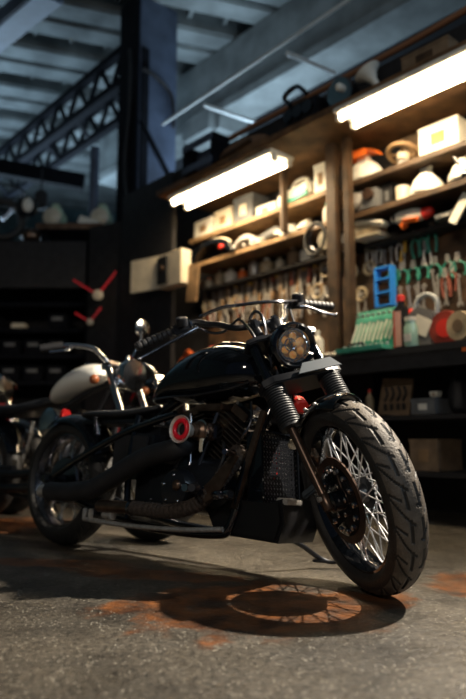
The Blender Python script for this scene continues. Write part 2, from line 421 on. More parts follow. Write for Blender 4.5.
# --- upper left shelf (z 2.545)
carton('shallow cream plastic crate near the left end of upper left shelf', 222, 212, 239, 226, .48, 2.545, cream, .2, name='plastic_crate', cat='crate')
carton('tall pale plastic drawer box in the middle of upper left shelf', 242, 199, 261, 222, .50, 2.545, greyplas, .22, name='drawer_box', tape=cream)
carton('small white box at the right of the pale drawer box', 262, 207, 281, 217, .46, 2.545, white, .16, name='small_box')
carton('low white box at the left end of upper left shelf', 201, 222, 219, 236, .46, 2.545, white, .18, name='small_box')
t, w, h = at('cordless_drill_case', 'white and teal tool case lying on right part of upper left shelf', 'case', 284, 180, 317, 200, .46, 2.545)
MB().box((0, 0, h * .32), (w, .2, h * .6), (0, -.15, 0), bev=.02).build('case_body', white, t)
MB().box((w * .12, -.105, h * .16), (w * .7, .02, h * .2), (0, -.15, 0), bev=.006).build('teal_band', green, t)
MB().tube(smooth([(-w * .2, 0, h * .6), (-w * .15, 0, h * .95), (w * .2, 0, h * .98), (w * .28, 0, h * .6)], 5), .018).build('handle', white, t)
carton('upright white carton against the wide post on upper left shelf', 320, 166, 334, 193, .46, 2.545, white, .16, name='white_carton')
# --- lower left shelf (z 2.275)
t, w, h = at('mudguard', 'black motorcycle mudguard with pale top and red lamp, left end of shelf', 'mudguard', 196, 241, 238, 259, .36, 2.275)
arc = [(math.cos(a) * w * .5, math.sin(a) * h * 1.0) for a in [PI * k / 12 for k in range(13)]]
MB().prism(arc + [(x * .8, y * .75) for x, y in arc[::-1]], .16, (0, 0, 0), bev=.01).build('guard_shell', gloss, t)
MB().tube([(x * 1.02, -.05, y * 1.02) for x, y in arc[2:10]], .012).build('chrome_trim', cream, t)
MB().ball((w * .28, -.09, h * .35), .03, (1.2, .6, .8)).build('red_lamp', redp, t)
t, w, h = at('mudguard', 'bare silver motorcycle mudguard beside the black one on lower left shelf', 'mudguard', 238, 236, 262, 254, .40, 2.275)
arc = [(math.cos(a) * w * .5, math.sin(a) * h) for a in [PI * k / 10 for k in range(11)]]
MB().prism(arc + [(x * .8, y * .7) for x, y in arc[::-1]], .16, bev=.01).build('guard_shell', steel, t)
MB().cyl((0, -.08, h * .2), (0, .08, h * .2), .02).build('mounting_lug', steel, t)
t, w, h = at('angle_grinder', 'grey angle grinder lying in the middle of lower left shelf', 'grinder', 261, 223, 281, 243, .44, 2.275)
MB().sections([(-w * .5, 0, h * .4, .03, .03, .03), (-w * .1, 0, h * .45, .04, .045, .04), (w * .3, 0, h * .5, .045, .05, .05), (w * .5, 0, h * .5, .02, .03, .03)], 16).build('motor_body', greyplas, t)
MB().lathe([(.07, 0), (.07, .006)], (w * .4, 0, h * .2)).build('grinding_disc', rust, t)
MB().lathe([(.045, 0), (.045, .05), (.02, .07)], (w * .4, 0, h * .22)).build('gear_head', steel, t)
sack('small white cloth bundle beside the grey grinder on lower left shelf', 283, 224, 300, 241, .42, 2.275, seed=4, name='cloth_bundle', cat='cloth')
sack('small white paper bundle near the wheel rim on lower left shelf', 300, 220, 314, 236, .42, 2.275, seed=5, name='paper_bundle', cat='paper')
carton('small white block left of the grey grinder on lower left shelf', 253, 240, 262, 249, .36, 2.275, white, .08, name='small_block', cat='block')
bottle('spray_bottle', 'slim white bottle by the wide post on lower left shelf', 'bottle', WS(327, 220, .42)[0], .42, 2.275, .035, .2, white, greengrip)
t = thing('wire_coil', 'black hoop of cable hanging against the wide post', 'cable', W(1.25, .27, 2.13), WROT)
MB().torus((0, 0, 0), (.2, 1, 0), .13, .014, 32, 8).build('coil', matte, t)
MB().torus((.01, .02, 0.01), (.2, 1, .1), .10, .010, 32, 8).build('coil', dchrome, t)
t = thing('round_mirror', 'small round pale mirror hanging inside the black cable hoop', 'mirror', W(1.22, .36, 2.14), WROT)
MB().lathe([(.08, 0), (.085, .012), (.08, .02)], (0, 0, 0), (0, 1, 0)).build('mirror_face', cream, t)
MB().tube([(0, 0, .08), (.0, 0, .14)], .006).build('stem', steel, t)

# --- upper right shelf (z 2.535)
sack('white bag with an orange top on the upper right shelf by the posts', 348, 154, 384, 182, .46, 2.535, top=orange, seed=9)
t, w, h = at('orange_cloth', 'orange cloth draped over the white bag by the posts', 'cloth', 352, 151, 379, 160, .43, None)
MB().sections([(-w / 2, 0, 0, .05, .012, .02), (-w * .2, 0, .02, .09, .018, .02), (w * .2, 0, .015, .09, .016, .02), (w / 2, 0, -.02, .05, .012, .02)], 16).noise(.006, 3).build('folded_cloth', orange, t)
MB().box((w * .1, -.1, -.03), (w * .5, .012, .05), (.3, 0, 0), bev=.004).build('hanging_corner', orange, t)
t, w, h = at('wooden_handwheel', 'brown wooden handwheel leaning on the upper right shelf', 'wheel', 390, 148, 418, 170, .44, 2.535)
MB().torus((0, 0, h * .72), (0, .45, 1), w * .46, .02, 36, 10).build('rim', wood_pale, t)
MB().lathe([(.045, -.03), (.05, .03), (.03, .05)], (0, 0, h * .55), (0, .3, 1)).build('hub', cream, t)
for a in range(4):
    MB().tube([(0, 0, h * .62), (math.cos(a * PI / 2 + .4) * w * .44, math.sin(a * PI / 2 + .4) * w * .44 * .9, h * .72 - math.sin(a * PI / 2 + .4) * .05)], .01).build('spoke', wood_pale, t)
MB().lathe([(.05, 0), (.06, .01), (.03, h * .5)], (0, 0, 0)).build('stand', steel, t)
carton('plain grey carton standing behind the wooden wheel on upper right shelf', 404, 136, 428, 163, .63, 2.535, card, .06)
carton('long white carton with orange print at the right end of upper right shelf', 428, 128, 468, 153, .50, 2.535, white, .25, tape=orange, name='white_carton')
# --- lower right shelf (z 2.265)
t, w, h = at('engine_part', 'dark engine casting with a round silver cover on lower right shelf', 'engine part', 352, 186, 386, 212, .46, 2.265)
MB().box((0, 0, h * .38), (w * .95, .2, h * .72), bev=.02).build('casting', greyplas, t)
MB().lathe([(.065, 0), (.065, .03), (.03, .045)], (-w * .12, -.1, h * .42), (0, -1, 0)).build('round_cover', steel, t)
MB().lathe([(.04, 0), (.045, .04)], (w * .28, -.1, h * .5), (0, -1, 0)).build('port', rust, t)
carton('small dark box between engine casting and the tin on lower right shelf', 388, 186, 398, 205, .5, 2.265, matte, .15, name='dark_box', tape=greyplas)
can('short pale tin with lid beside the white bag on lower right shelf', 397, 187, 409, 200, .42, 2.265, cream)
sack('large crumpled white bag in the middle of lower right shelf', 411, 166, 445, 196, .46, 2.265, seed=12)
sack('crumpled white bag at the right end of lower right shelf', 449, 158, 474, 185, .42, 2.265, seed=15)
tag(MB().ball(W(-.02, .36, 2.30), .035, (1, 1, 1)).cyl(W(-.02, .36, 2.31), W(.04, .34, 2.44), .012).build('ball_joint', dchrome), 'dark ball joint between the two white bags', 'metal part')
# --- right ledge (z 2.06)
t, w, h = at('bench_grinder', 'pale bench grinder with round wheels on the ledge right of the posts', 'grinder', 347, 222, 391, 247, .46, 2.065)
MB().sections([(-w * .32, 0, h * .5, .05, .055, .055), (w * .1, 0, h * .5, .065, .07, .07), (w * .35, 0, h * .45, .05, .06, .05)], 18).build('motor', yell, t)
MB().box((w * .1, 0, h * .12), (w * .6, .16, h * .24), bev=.02).build('base', cream, t)
MB().lathe([(.085, -.015), (.085, .015)], (-w * .45, -.02, h * .38), (.5, -1, 0)).build('grinding_wheel', rust, t)
MB().lathe([(.05, -.02), (.05, .022)], (-w * .45, -.02, h * .38), (.5, -1, 0)).build('wheel_hub', steel, t)
MB().box((w * .05, -.02, h * .85), (w * .55, .14, h * .22), (0, .15, 0), bev=.02).build('guard', white, t)
MB().box((w * .35, -.05, h * .62), (w * .35, .12, h * .3), (0, .3, 0), bev=.02).build('tool_rest', white, t)
t, w, h = at('heat_gun', 'orange and white hand tool with a red nose on the right ledge', 'power tool', 394, 209, 430, 232, .44, 2.065)
MB().sections([(-w * .5, 0, h * .7, .035, .03, .03), (-w * .25, 0, h * .68, .05, .05, .05), (w * .1, 0, h * .62, .05, .055, .05), (w * .38, 0, h * .55, .04, .04, .04)], 18).build('housing', white, t)
MB().lathe([(.045, 0), (.035, .06), (.02, .075)], (w * .36, 0, h * .55), (1, 0, .1)).build('nose', redp, t)
MB().box((-w * .2, 0, h * .28), (.07, .06, h * .55), (0, .35, 0), bev=.02).build('grip', orange, t)
MB().box((w * .05, -.03, h * .35), (w * .5, .06, h * .3), (0, .1, 0), bev=.02).build('orange_shell', orange, t)
MB().lathe([(.03, 0), (.045, .02), (.045, .04)], (-w * .5, 0, h * .72), (1, 0, 0)).build('end_cap', matte, t)
tag(MB().box(W(.05, .40, 2.09), (.07, .012, .22), (.0, .6, WROT), bev=.004).build('white_brush', white), 'white flat spatula leaning on the ledge at right', 'spatula')
carton('small grey metal vice box on the right ledge near the frame edge', 440, 222, 462, 240, .48, 2.065, greyplas, .12, name='metal_box', tape=steel)

# --- hanging tools: prototypes (origin at the hook, hanging down, facing -y)
def pliers(gm, lab, cat='pliers', jaw=steel, spread=.035, L_=.2):
    t = thing('pliers', lab, cat)
    MB().prism([(-.014, 0), (.014, 0), (.022, -.05), (.012, -.075), (-.012, -.075), (-.022, -.05)], .014, bev=.002).build('jaws', jaw, t)
    for sg in (-1, 1):
        MB().tube(smooth([(0, 0, -.06), (sg * spread * .8, 0, -.09), (sg * spread, 0, -.14), (sg * spread * .7, 0, -L_)], 4), .010, 8).build('grip', gm, t)
    MB().cyl((0, -.012, -.062), (0, .012, -.062), .009, 12).build('pivot', jaw, t)
    return t
def wrench(lab, L_=.22):
    t = thing('wrench', lab, 'wrench')
    MB().beam((0, 0, -.02), (0, 0, -L_ + .02), .016, .007, (0, 1, 0)).build('shank', steel, t)
    MB().torus((0, 0, -.012), (0, 1, 0), .014, .006, 16, 6).build('ring_end', steel, t)
    MB().prism([(-.02, -L_ - .01), (-.008, -L_), (-.008, -L_ + .012), (.008, -L_ + .012), (.008, -L_), (.02, -L_ - .01), (.022, -L_ + .015), (.008, -L_ + .035), (-.008, -L_ + .035), (-.022, -L_ + .015)], .008).build('open_end', steel, t)
    return t
def driver(gm, lab, L_=.2):
    t = thing('screwdriver', lab, 'screwdriver')
    MB().lathe([(.009, 0), (.014, -.01), (.013, -.05), (.015, -.08), (.009, -.095)], seg=14).build('handle', gm, t)
    MB().cyl((0, 0, -.09), (0, 0, -L_), .0035, 8).build('blade', steel, t)
    return t
def hammer(lab):
    t = thing('hammer', lab, 'hammer')
    MB().box((0, 0, -.02), (.10, .03, .035), bev=.006).build('head', steel, t)
    MB().tube([(0, 0, -.03), (0, 0, -.12), (0, 0, -.27)], [.010, .012, .015], 10).build('handle', wood_pale, t)
    return t
def ringtool(lab, r=.05):
    t = thing('steel_ring', lab, 'ring')
    MB().torus((0, 0, -r), (0, 1, 0), r, .013, 24, 8).build('ring_body', yell, t)
    MB().cyl((0, -.008, -r), (0, .008, -r), r * .35, 14).build('hub', steel, t)
    return t
def chisel(lab):
    t = thing('file', lab, 'file')
    MB().lathe([(.010, 0), (.016, -.02), (.013, -.08), (.008, -.10)], seg=12).build('handle', wood_pale, t)
    MB().beam((0, 0, -.10), (0, 0, -.24), .018, .006, (0, 1, 0)).build('blade', steel, t)
    return t
def hang(proto, first, lab, grp, u, v, q=.60, tilt=0, sc=1):
    s, z = WS(u, v, q)
    o = proto if first else dup(proto)
    o.location = W(s, q, z); o.rotation_euler = (0, tilt, WROT); o.scale = (sc, sc, sc)
    o['label'] = lab; o['group'] = grp
    return o
def row(mk, lab, grp, spots, tl=.12, sc=1.0):
    p = mk('x')
    for i, (u, v) in enumerate(spots):
        hang(p, i == 0, lab, grp, u, v, tilt=random.uniform(-tl, tl), sc=sc * random.uniform(.9, 1.1))
row(lambda l: pliers(steel, l, spread=.028), 'bare steel pliers hanging in the top row right of the posts', 'bare steel pliers, top row right of posts', [(369, 243), (379, 241), (399, 236), (425, 240)], sc=1.0)
row(lambda l: pliers(greengrip, l, spread=.03), 'green gripped pliers hanging in the top row under the orange tool', 'green pliers, top row', [(413, 231), (421, 229), (431, 222)], sc=1.1)
row(lambda l: pliers(greengrip, l, spread=.055, L_=.17), 'green gripped pliers hanging wide open in the second row', 'open green pliers, second row', [(392, 262), (402, 261), (413, 260), (424, 258), (435, 256), (447, 254), (457, 252)], sc=1.0)
row(lambda l: pliers(redgrip, l, spread=.03), 'red gripped pliers hanging low above the fuel can', 'red pliers, third row', [(444, 268), (452, 262)], sc=1.1)
row(lambda l: wrench(l), 'steel spanner hanging in the low row over the fuel can', 'spanners, low row right of posts', [(418, 272), (432, 270), (438, 275), (458, 275)], sc=1.0)
row(lambda l: wrench(l, .16), 'short steel spanner hanging in a row above the blue rack', 'spanners above blue rack', [(366, 248), (374, 250), (384, 250), (391, 247)])
row(lambda l: driver(yellow, l), 'yellow handled screwdriver hanging between the steel pliers', 'yellow screwdrivers right of posts', [(405, 240), (402, 250)], sc=1.1)
row(lambda l: ringtool(l), 'round steel ring hung on the board beside the narrow post', 'rings right of posts', [(361, 288), (352, 266), (369, 262)])
row(lambda l: wrench(l, .2), 'steel spanner hanging close beside the narrow post', 'spanners by narrow post', [(348, 268), (352, 282)], sc=.9)
# left bay: dense rows
U = lambda a, b, n: [a + (b - a) * i / (n - 1) for i in range(n)]
def vv(u, base): return base - (u - 200) * .16
row(lambda l: wrench(l, .24), 'long steel spanner hanging in the crowded row left of the posts', 'spanners left of posts', [(u, vv(u, 285) + random.uniform(-4, 3)) for u in U(206, 322, 17)], sc=1.3)
row(lambda l: chisel(l), 'wooden handled file hanging in the crowded row left of the posts', 'files left of posts', [(u, vv(u, 280) + random.uniform(-4, 4)) for u in U(203, 316, 14)], sc=1.3)
row(lambda l: driver(redgrip, l), 'red handled screwdriver hanging left of the posts', 'red screwdrivers left of posts', [(u, vv(u, 282) + random.uniform(-5, 5)) for u in U(218, 310, 6)], sc=1.3)
row(lambda l: driver(yellow, l), 'yellow handled screwdriver hanging left of the posts', 'yellow screwdrivers left of posts', [(u, vv(u, 278) + random.uniform(-5, 5)) for u in U(224, 316, 8)], sc=1.3)
row(lambda l: hammer(l), 'wooden handled hammer hanging left of the posts', 'hammers left of posts', [(u, vv(u, 280)) for u in (228, 256, 281, 299)], sc=1.0)
row(lambda l: pliers(redgrip, l), 'red gripped pliers hanging left of the posts', 'red pliers left of posts', [(u, vv(u, 302) + random.uniform(-4, 4)) for u in U(212, 296, 4)], sc=1.2)
row(lambda l: pliers(steel, l), 'plain steel pliers hanging low left of the posts', 'steel pliers left of posts', [(u, vv(u, 306) + random.uniform(-4, 4)) for u in U(212, 325, 9)], sc=1.2)
row(lambda l: ringtool(l, .06), 'round ring hung on the board between handlebar and left shelves', 'rings left of posts', [(207, 300), (236, 296), (326, 262), (318, 284)])
row(lambda l: hammer(l), 'small ball hammer hanging in the low row behind the handlebar', 'low hammers left of posts', [(u, vv(u, 306)) for u in U(204, 300, 7)], sc=.8)
row(lambda l: chisel(l), 'short wooden handled file hanging in the low row behind the handlebar', 'low files left of posts', [(u, vv(u, 303)) for u in U(210, 322, 10)], sc=1.0)
row(lambda l: wrench(l, .18), 'steel spanner hanging on the board between wide post and blue rack', 'low spanners right of posts', [(u, 292 - (u - 350) * .1) for u in (352, 358, 366, 400, 408, 416, 424, 436, 446)])
# jars standing on the left ledge
jm = [cream, yell, white, orange, steel, yell, cream, card, white, yell, cream]
jl = ['cream', 'yellowed', 'white', 'orange', 'silver', 'second yellowed', 'second cream', 'brown', 'second white', 'third yellowed', 'third cream']
for i, s in enumerate(U(2.95, 1.25, 11)):
    bottle('oil_jar', '%s capped jar on the narrow ledge left of the posts' % jl[i], 'jar', s, .56, 2.062, .045 + .012 * (i % 3), .11 + .03 * ((i * 2) % 3), jm[i], jm[(i + 3) % 11], 'jars on the left ledge')

# electric box
t, w, h = at('fuse_box', 'cream metal fuse box with open door on the dark wall at left', 'fuse box', 163, 253, 186, 290, .02)
MB().box((0, 0, h / 2), (w, .12, h), bev=.006).build('cabinet', cream, t)
MB().box((-w * .25, -.07, h * .5), (w * .42, .03, h * .78)).build('dark_interior', darkwood, t)
MB().lathe([(.03, 0), (.03, .03)], (-w * .25, -.08, h * .55), (0, -1, 0)).build('fuse', bronze, t)
MB().box((-w * .5 - .17, -.1, h / 2), (.38, .015, h), (0, 0, .25), bev=.004).build('door', cream, t)
tag(MB().box(W(*[WS(193, 283, .05)[0], .05, WS(193, 283, .05)[1]][:3]), (.16, .02, .36), (.0, .12, WROT), bev=.005).build('wooden_plaque', wood_pale), 'narrow tilted wooden plaque hanging right of the fuse box', 'plaque')

# ================================================================== ON THE BENCH (z 1.115)
BZ = 1.116
t = thing('socket_set_case', 'open green socket set case standing on the bench', 'tool case', W(*[WS(374, 345, .14)[0], .14, BZ]), WROT)
MB().box((0, -.09, .017), (.40, .20, .034), bev=.006).build('bottom_shell', green, t)
for k in range(9): MB().cyl((-.18 + k * .045, -.10, .03), (-.18 + k * .045, -.10, .058), .013, 10).build('socket', steel, t)
lid = MB().box((0, .05, .17), (.40, .035, .32), (-.25, 0, 0), bev=.008).build('lid', green, t)
for k in range(10): MB().box((-.17 + k * .036, .005 + .0, .16), (.012, .015, .14 + .02 * (k % 2)), (-.25, .22, 0), bev=.003).build('spanner', white, t)
for k in range(8): MB().cyl((-.16 + k * .045, .045, .29), (-.16 + k * .045, .03, .286), .013, 10).build('socket', steel, t)
MB().tube([(-.06, -.2, .03), (-.06, -.21, .05), (.06, -.21, .05), (.06, -.2, .03)], .008).build('handle', matte, t)
t = thing('parts_rack', 'blue open plastic rack standing behind the green case', 'rack', W(WS(384, 300, .5)[0], .52, WS(383, 306, .5)[1] - .0), WROT)
for x in (-.07, .07): MB().box((x, 0, .15), (.022, .07, .32), bev=.004).build('side', blueplas, t)
for z in (0, .105, .21, .3): MB().box((0, 0, z), (.14, .07, .018), bev=.003).build('divider', blueplas, t)
for z in (.02, .125):
    for k in range(4): MB().box((-.045 + k * .03, .0, z + .03), (.02, .03, .06), bev=.004).build('drill_bit', rust, t)
# brackets carrying the rack on the tool board
MB().box((0, .045, -.02), (.1, .14, .012)).build('bracket', steel, t)
t = thing('oil_bottle', 'tall red capped bottle with pale label beside the green case', 'bottle', W(WS(402, 338, .12)[0], .12, BZ), WROT)
MB().box((0, 0, .15), (.085, .07, .30), bev=.015).build('bottle_body', matte, t)
MB().box((-.005, -.036, .14), (.05, .004, .24), bev=.001).build('label', mat('pale pink label', (.75, .42, .36), .4), t)
MB().box((-.034, -.037, .14), (.012, .004, .25)).build('label_edge', redp, t)
MB().lathe([(.022, .30), (.022, .33)], seg=14).build('neck', matte, t)
MB().lathe([(.03, .33), (.03, .37), (.025, .375)], seg=14).build('cap', redp, t)
t = thing('glass_jar', 'squat pale green glass jar between the red capped bottle and the grey can', 'jar', W(WS(413, 338, .08)[0], .06, BZ), WROT)
MB().lathe([(.038, 0), (.045, .02), (.045, .13), (.035, .16), (.035, .175)], seg=20).build('glass', mat('pale green glass', (.35, .55, .45), .15), t)
MB().lathe([(.04, .175), (.04, .2)], seg=18).build('lid', white, t)
MB().box((0, -.044, .06), (.05, .006, .05)).build('label', white, t)
t = thing('jerry_can', 'grey plastic jerry can with looped handle and pale label', 'jerry can', W(WS(420, 338, .2)[0], .26, BZ), WROT)
MB().prism([(-.10, 0), (.10, 0), (.11, .20), (.09, .26), (-.02, .30), (-.11, .24)], .13, bev=.015).build('can_body', greyplas, t)
MB().tube(smooth([(-.07, 0, .28), (-.04, 0, .36), (.04, 0, .38), (.10, 0, .33), (.10, 0, .24)], 5), .018, 10).build('handle', mat('pale grey plastic', (.33, .36, .38), .4), t)
MB().lathe([(.025, 0), (.025, .05)], (-.09, 0, .25), (-.5, 0, 1)).build('cap', redp, t)
MB().box((.02, -.068, .16), (.13, .004, .12), (0, .5, 0)).build('label', white, t)
t = thing('circular_saw', 'red round hand saw lying against the wall at the right of the bench', 'saw', W(WS(446, 338, .2)[0], .22, BZ), WROT)
MB().lathe([(.115, -.01), (.12, 0), (.115, .01)], (0, -.02, .12), (0, 1, 0)).build('blade_guard', mat('dark red enamel', (.22, .03, .02), .4, var=.4), t)
MB().lathe([(.06, -.015), (.06, .015)], (0, -.03, .12), (0, 1, 0)).build('hub', redp, t)
MB().sections([(-.08, .03, .15, .03, .03, .03), (.06, .03, .16, .045, .05, .05), (.14, .03, .16, .03, .035, .035)], 16).build('motor', rust, t)
MB().box((0, 0, .01), (.24, .12, .02), bev=.004).build('base_plate', steel, t)
t = thing('tape_reel', 'pale round tape reel at the far right end of the bench', 'reel', W(WS(465, 338, .1)[0], .06, BZ), WROT)
MB().lathe([(.09, -.03), (.095, 0), (.09, .03)], (0, 0, .095), (.2, 1, 0)).build('reel_body', yell, t)
MB().lathe([(.04, -.035), (.04, .035)], (0, 0, .095), (.2, 1, 0)).build('core', card, t)
bottle('cleaner_bottle', 'white plastic bottle standing on the bench behind the headlight', 'bottle', WS(318, 355, .1)[0], .1, BZ, .045, .22, white, white)
for i, (u, q, lab) in enumerate(((331, .05, 'small pale bolt lying left of the green case'), (339, .04, 'pale nut lying nearest the green case'), (345, .05, 'tiny silver socket lying at the foot of the green case'), (325, .06, 'short silver sleeve lying beside the white bottle'))):
    tag(MB().cyl(W(WS(u, 352, q)[0] - .02, q, BZ + .016), W(WS(u, 352, q)[0] + .025, q + .01, BZ + .016), .016, 12).cyl(W(WS(u, 352, q)[0] + .025, q + .01, BZ + .016), W(WS(u, 352, q)[0] + .04, q + .01, BZ + .016), .022, 6).build('steel_socket', steel), lab, 'socket', 'loose sockets on the bench')
# under the bench
t = thing('tool_poster_board', 'pale board with dark tool outlines leaning under the bench', 'board', W(WS(400, 396, .3)[0], .25, .682), WROT)
MB().box((0, 0, .13), (.25, .015, .26), (-.15, .08, 0)).build('panel', card, t)
for i, x in enumerate((-.07, -.02, .035, .08)):
    MB().tube(smooth([(x, -.02, .20), (x + .015, -.022, .15), (x - .01, -.025, .10)], 4), .009, 6).build('tool_outline', matte, t)
    MB().box((x, -.03, .06), (.025, .006, .045)).build('tool_outline', matte, t)
carton('dark carton under the bench with white stickers on it', 424, 400, 448, 418, .22, .678, greyplas, .3, tape=white)
carton('small white box stacked on the dark carton with stickers', 432, 393, 440, 400, .22, .795, white, .05, name='small_box')
carton('brown carton on the bottom shelf under the bench', 424, 440, 452, 490, .25, .317, card, .3)
carton('dark drawer box on the bottom shelf left of the brown carton', 385, 455, 420, 500, .3, .317, darkwood, .3, name='drawer_box', tape=greyplas)
sack('crumpled black sack on the lower shelf at the right end', 452, 362, 475, 398, .3, .678, m=matte, seed=31)
bottle('oil_bottle', 'small brown bottle on the lower bench shelf just above the front tyre', 'bottle', WS(365, 380, .2)[0], .25, .678, .03, .2, yell, redp)

# ================================================================== ON THE LOFT
LZ = 2.927
t, w, h = at('headlamp', 'loose chrome motorcycle headlamp glinting on the loft edge', 'headlamp', 334, 80, 358, 98, .0, LZ)
MB().lathe([(.10, 0), (.11, .03), (.09, .12), (.04, .16)], (0, -.06, .11), (0, 1, .1)).build('shell', gloss, t)
MB().lathe([(.11, 0), (.112, -.015), (.09, -.02)], (0, -.06, .11), (0, 1, .1)).build('rim', chrome, t)
MB().lathe([(.012, 0), (.10, -.012)][::-1], (0, -.07, .11), (0, 1, .1)).build('lens', chrome, t)
MB().ball((.02, -.1, .13), .03).build('bulb', white, t)
MB().box((0, 0, .01), (.08, .08, .02)).build('foot', steel, t)
t, w, h = at('horn', 'white trumpet horn with dark mouth lying on the loft edge', 'horn', 368, 70, 385, 94, -.03, LZ)
MB().lathe([(.02, 0), (.03, .07), (.06, .12), (.10, .15)], (0.02, 0, .03), (-.5, -.3, 1)).build('bell', white, t)
MB().lathe([(.085, .151), (.02, .10)], (0.02, 0, .03), (-.5, -.3, 1)).build('mouth', matte, t)
MB().tube([(.0, 0, .04), (-.14, -.02, .02)], .015).build('stem', chrome, t)
carton('long grey cardboard carton on the loft edge above the near lamp', 407, 50, 455, 80, -.02, LZ, card, .12, tape=wood)
t, w, h = at('engine_block', 'dark engine with a pipe lying on loft between rail and near lamp', 'engine', 283, 104, 334, 130, 0, LZ)
MB().box((0, 0, .1), (.35, .18, .2), bev=.03).build('block', satin, t)
MB().tube(smooth([(-.1, -.08, .2), (-.15, -.1, .28), (.0, -.12, .3), (.1, -.12, .2)], 5), .02).build('pipe', dchrome, t)
for k in range(3): MB().lathe([(.05, 0), (.05, .03)], (-.1 + .1 * k, -.09, .1), (0, -1, 0)).build('cover', dchrome, t)
t, w, h = at('wooden_crate', 'dark open crate on the loft at the left end of rail', 'crate', 190, 150, 222, 186, -.07, LZ)
for x in (-.2, .2): MB().box((x, 0, .14), (.03, .2, .28)).build('end_board', darksteel, t)
for z in (.03, .24): MB().box((0, -.1, z), (.42, .02, .06)).build('slat', steelblue, t)
MB().box((0, .05, .14), (.36, .02, .2)).build('back_board', steelblue, t)
t, w, h = at('rag_heap', 'heap of brown rags on the loft just above the far lamp', 'rags', 226, 150, 262, 168, -.02, LZ)
MB().sections([(-.28, 0, .03, .04, .03, .03), (-.2, 0, .05, .09, .08, .05), (.1, 0, .06, .1, .10, .06), (.35, 0, .04, .05, .04, .04)], 18).noise(.015, 8).build('rag_pile', mat('brown rag', (.16, .09, .05), .9, bump=.8, bscale=15), t, sub=1)
MB().tube([(-.2, -.08, .03), (.2, -.1, .06)], .02).build('rolled_rag', wood, t)

# ================================================================== LEFT BACK: rack and loft stores
Y0 = 7.3
t = thing('storage_rack', 'tall black storage rack of bins filling the dark left background', 'rack', (-3.05, Y0 + .3, 0))
ptop = atY(60, 240, Y0).z
MB().box((0, 0.3, ptop / 2), (2.84, .04, ptop)).build('back_panel', darkwood, t)
for x in (-1.38, 1.38): MB().box((x, 0, ptop / 2), (.06, .55, ptop)).build('upright', darksteel, t)
zs = [.25, .7, 1.15, 1.45, 1.75, 2.05, ptop - .03]
for z in zs: MB().box((0, 0, z), (2.7, .6, .05)).build('shelf', darksteel, t)
MB().box((0, -.31, ptop - .30), (2.7, .03, .55)).build('fascia_board', darkwood, t)
rb = random.Random(3)
binm = [greyplas, darksteel, greyplas, card, steelblue, matte]
XB = atY(17, 332, Y0).x
proto = None
names = {0: 'bottom', 1: 'second', 2: 'third', 3: 'fourth', 4: 'fifth', 5: 'sixth'}
for li, z in enumerate(zs[1:5]):
    lab = 'dark parts bin in the %s row up of the storage rack' % ['second', 'third', 'fourth', 'fifth'][li]
    for k in range(9):
        x = -4.2 + k * .265
        if li == 3 and abs(x + .06 - XB) < .26: continue
        if proto is None:
            proto = thing('parts_bin', lab, 'bin')
            MB().box((0, 0, .085), (.21, .3, .17), bev=.012).build('bin_body', darksteel, proto)
            MB().box((0, -.155, .11), (.12, .01, .04)).build('label_holder', greyplas, proto)
            o = proto
        else: o = dup(proto)
        o['label'] = lab; o['group'] = 'bins in the %s rack row' % ['second', 'third', 'fourth', 'fifth'][li]
        o.location = (x + .06, Y0 + .18, z + .027)
def lamp_small(name, lab, cat, P, m, r):
    t = thing(name, lab, cat, P)
    MB().lathe([(r * .5, 0), (r, r * .5), (r * .9, r * 1.2), (r * .3, r * 1.5)], (0, 0, 0), (0, 0, 1)).build('body', m, t)
    return t
# pale wall cabinet strip left (small cream boxes glimpsed)
tag(MB().box((XB, Y0 + .08, 1.806), (.16, .12, .06), bev=.01).build('cream_box', cream), 'small cream box on the front edge of the dark storage rack', 'box')
# red handled valves
for i, (u, v, sc, lab) in enumerate(((98, 295, 1, 'large red two armed clamp with pale hub on dark rack'), (90, 322, .6, 'smaller red armed clamp with pale hub below the large one'))):
    P = atY(u, v, 7.04 if i == 0 else 7.10); t = thing('clamp_tool', lab, 'clamp', P)
    MB().beam((0, 0, 0), (-.28 * sc, 0, .17 * sc), .025, .02).build('red_arm', red, t)
    MB().beam((0, 0, 0), (.20 * sc, 0, .27 * sc), .025, .02).build('red_arm', red, t)
    MB().lathe([(.045 * sc + .01, 0), (.05 * sc + .01, .03), (.02, .05)], (0, .02, 0), (0, -1, 0)).build('hub', cream, t)
    MB().cyl((0, .02, 0), (0, .10, 0), .012).build('mounting_pin', steel, t)
# items on the left loft, standing on the rack top
PZ = ptop
t = thing('stored_scooter', 'motorcycle front end with white lamp stored on top of the rack', 'motorcycle', (atY(12, 238, Y0).x, Y0 + .1, PZ), .3)
MB().torus((-.15, 0, .27), (0, 1, 0), .22, .05, 30, 10).build('wheel', rubber, t)
MB().lathe([(.12, 0), (.13, .04), (.08, .13)], (.12, -.12, .42), (0, 1, 0)).build('headlamp', gloss, t)
MB().ball((.13, -.13, .43), .09, (.7, .3, 1)).build('lamp_glass', white, t)
MB().tube([(-.15, 0, .27), (.02, 0, .5), (.08, 0, .62)], .025).build('fork', dchrome, t)
MB().tube(smooth([(-.2, -.3, .6), (.05, -.1, .62), (.05, .1, .62), (-.2, .3, .6)], 5), .015).build('handlebar', matte, t)
MB().ball((.18, 0, .1), .09, (1.3, 1, 1)).build('engine_cover', bronze, t)
MB().ball((-.3, -.05, .09), .08, (1.1, 1, 1)).build('hub_cover', card, t)
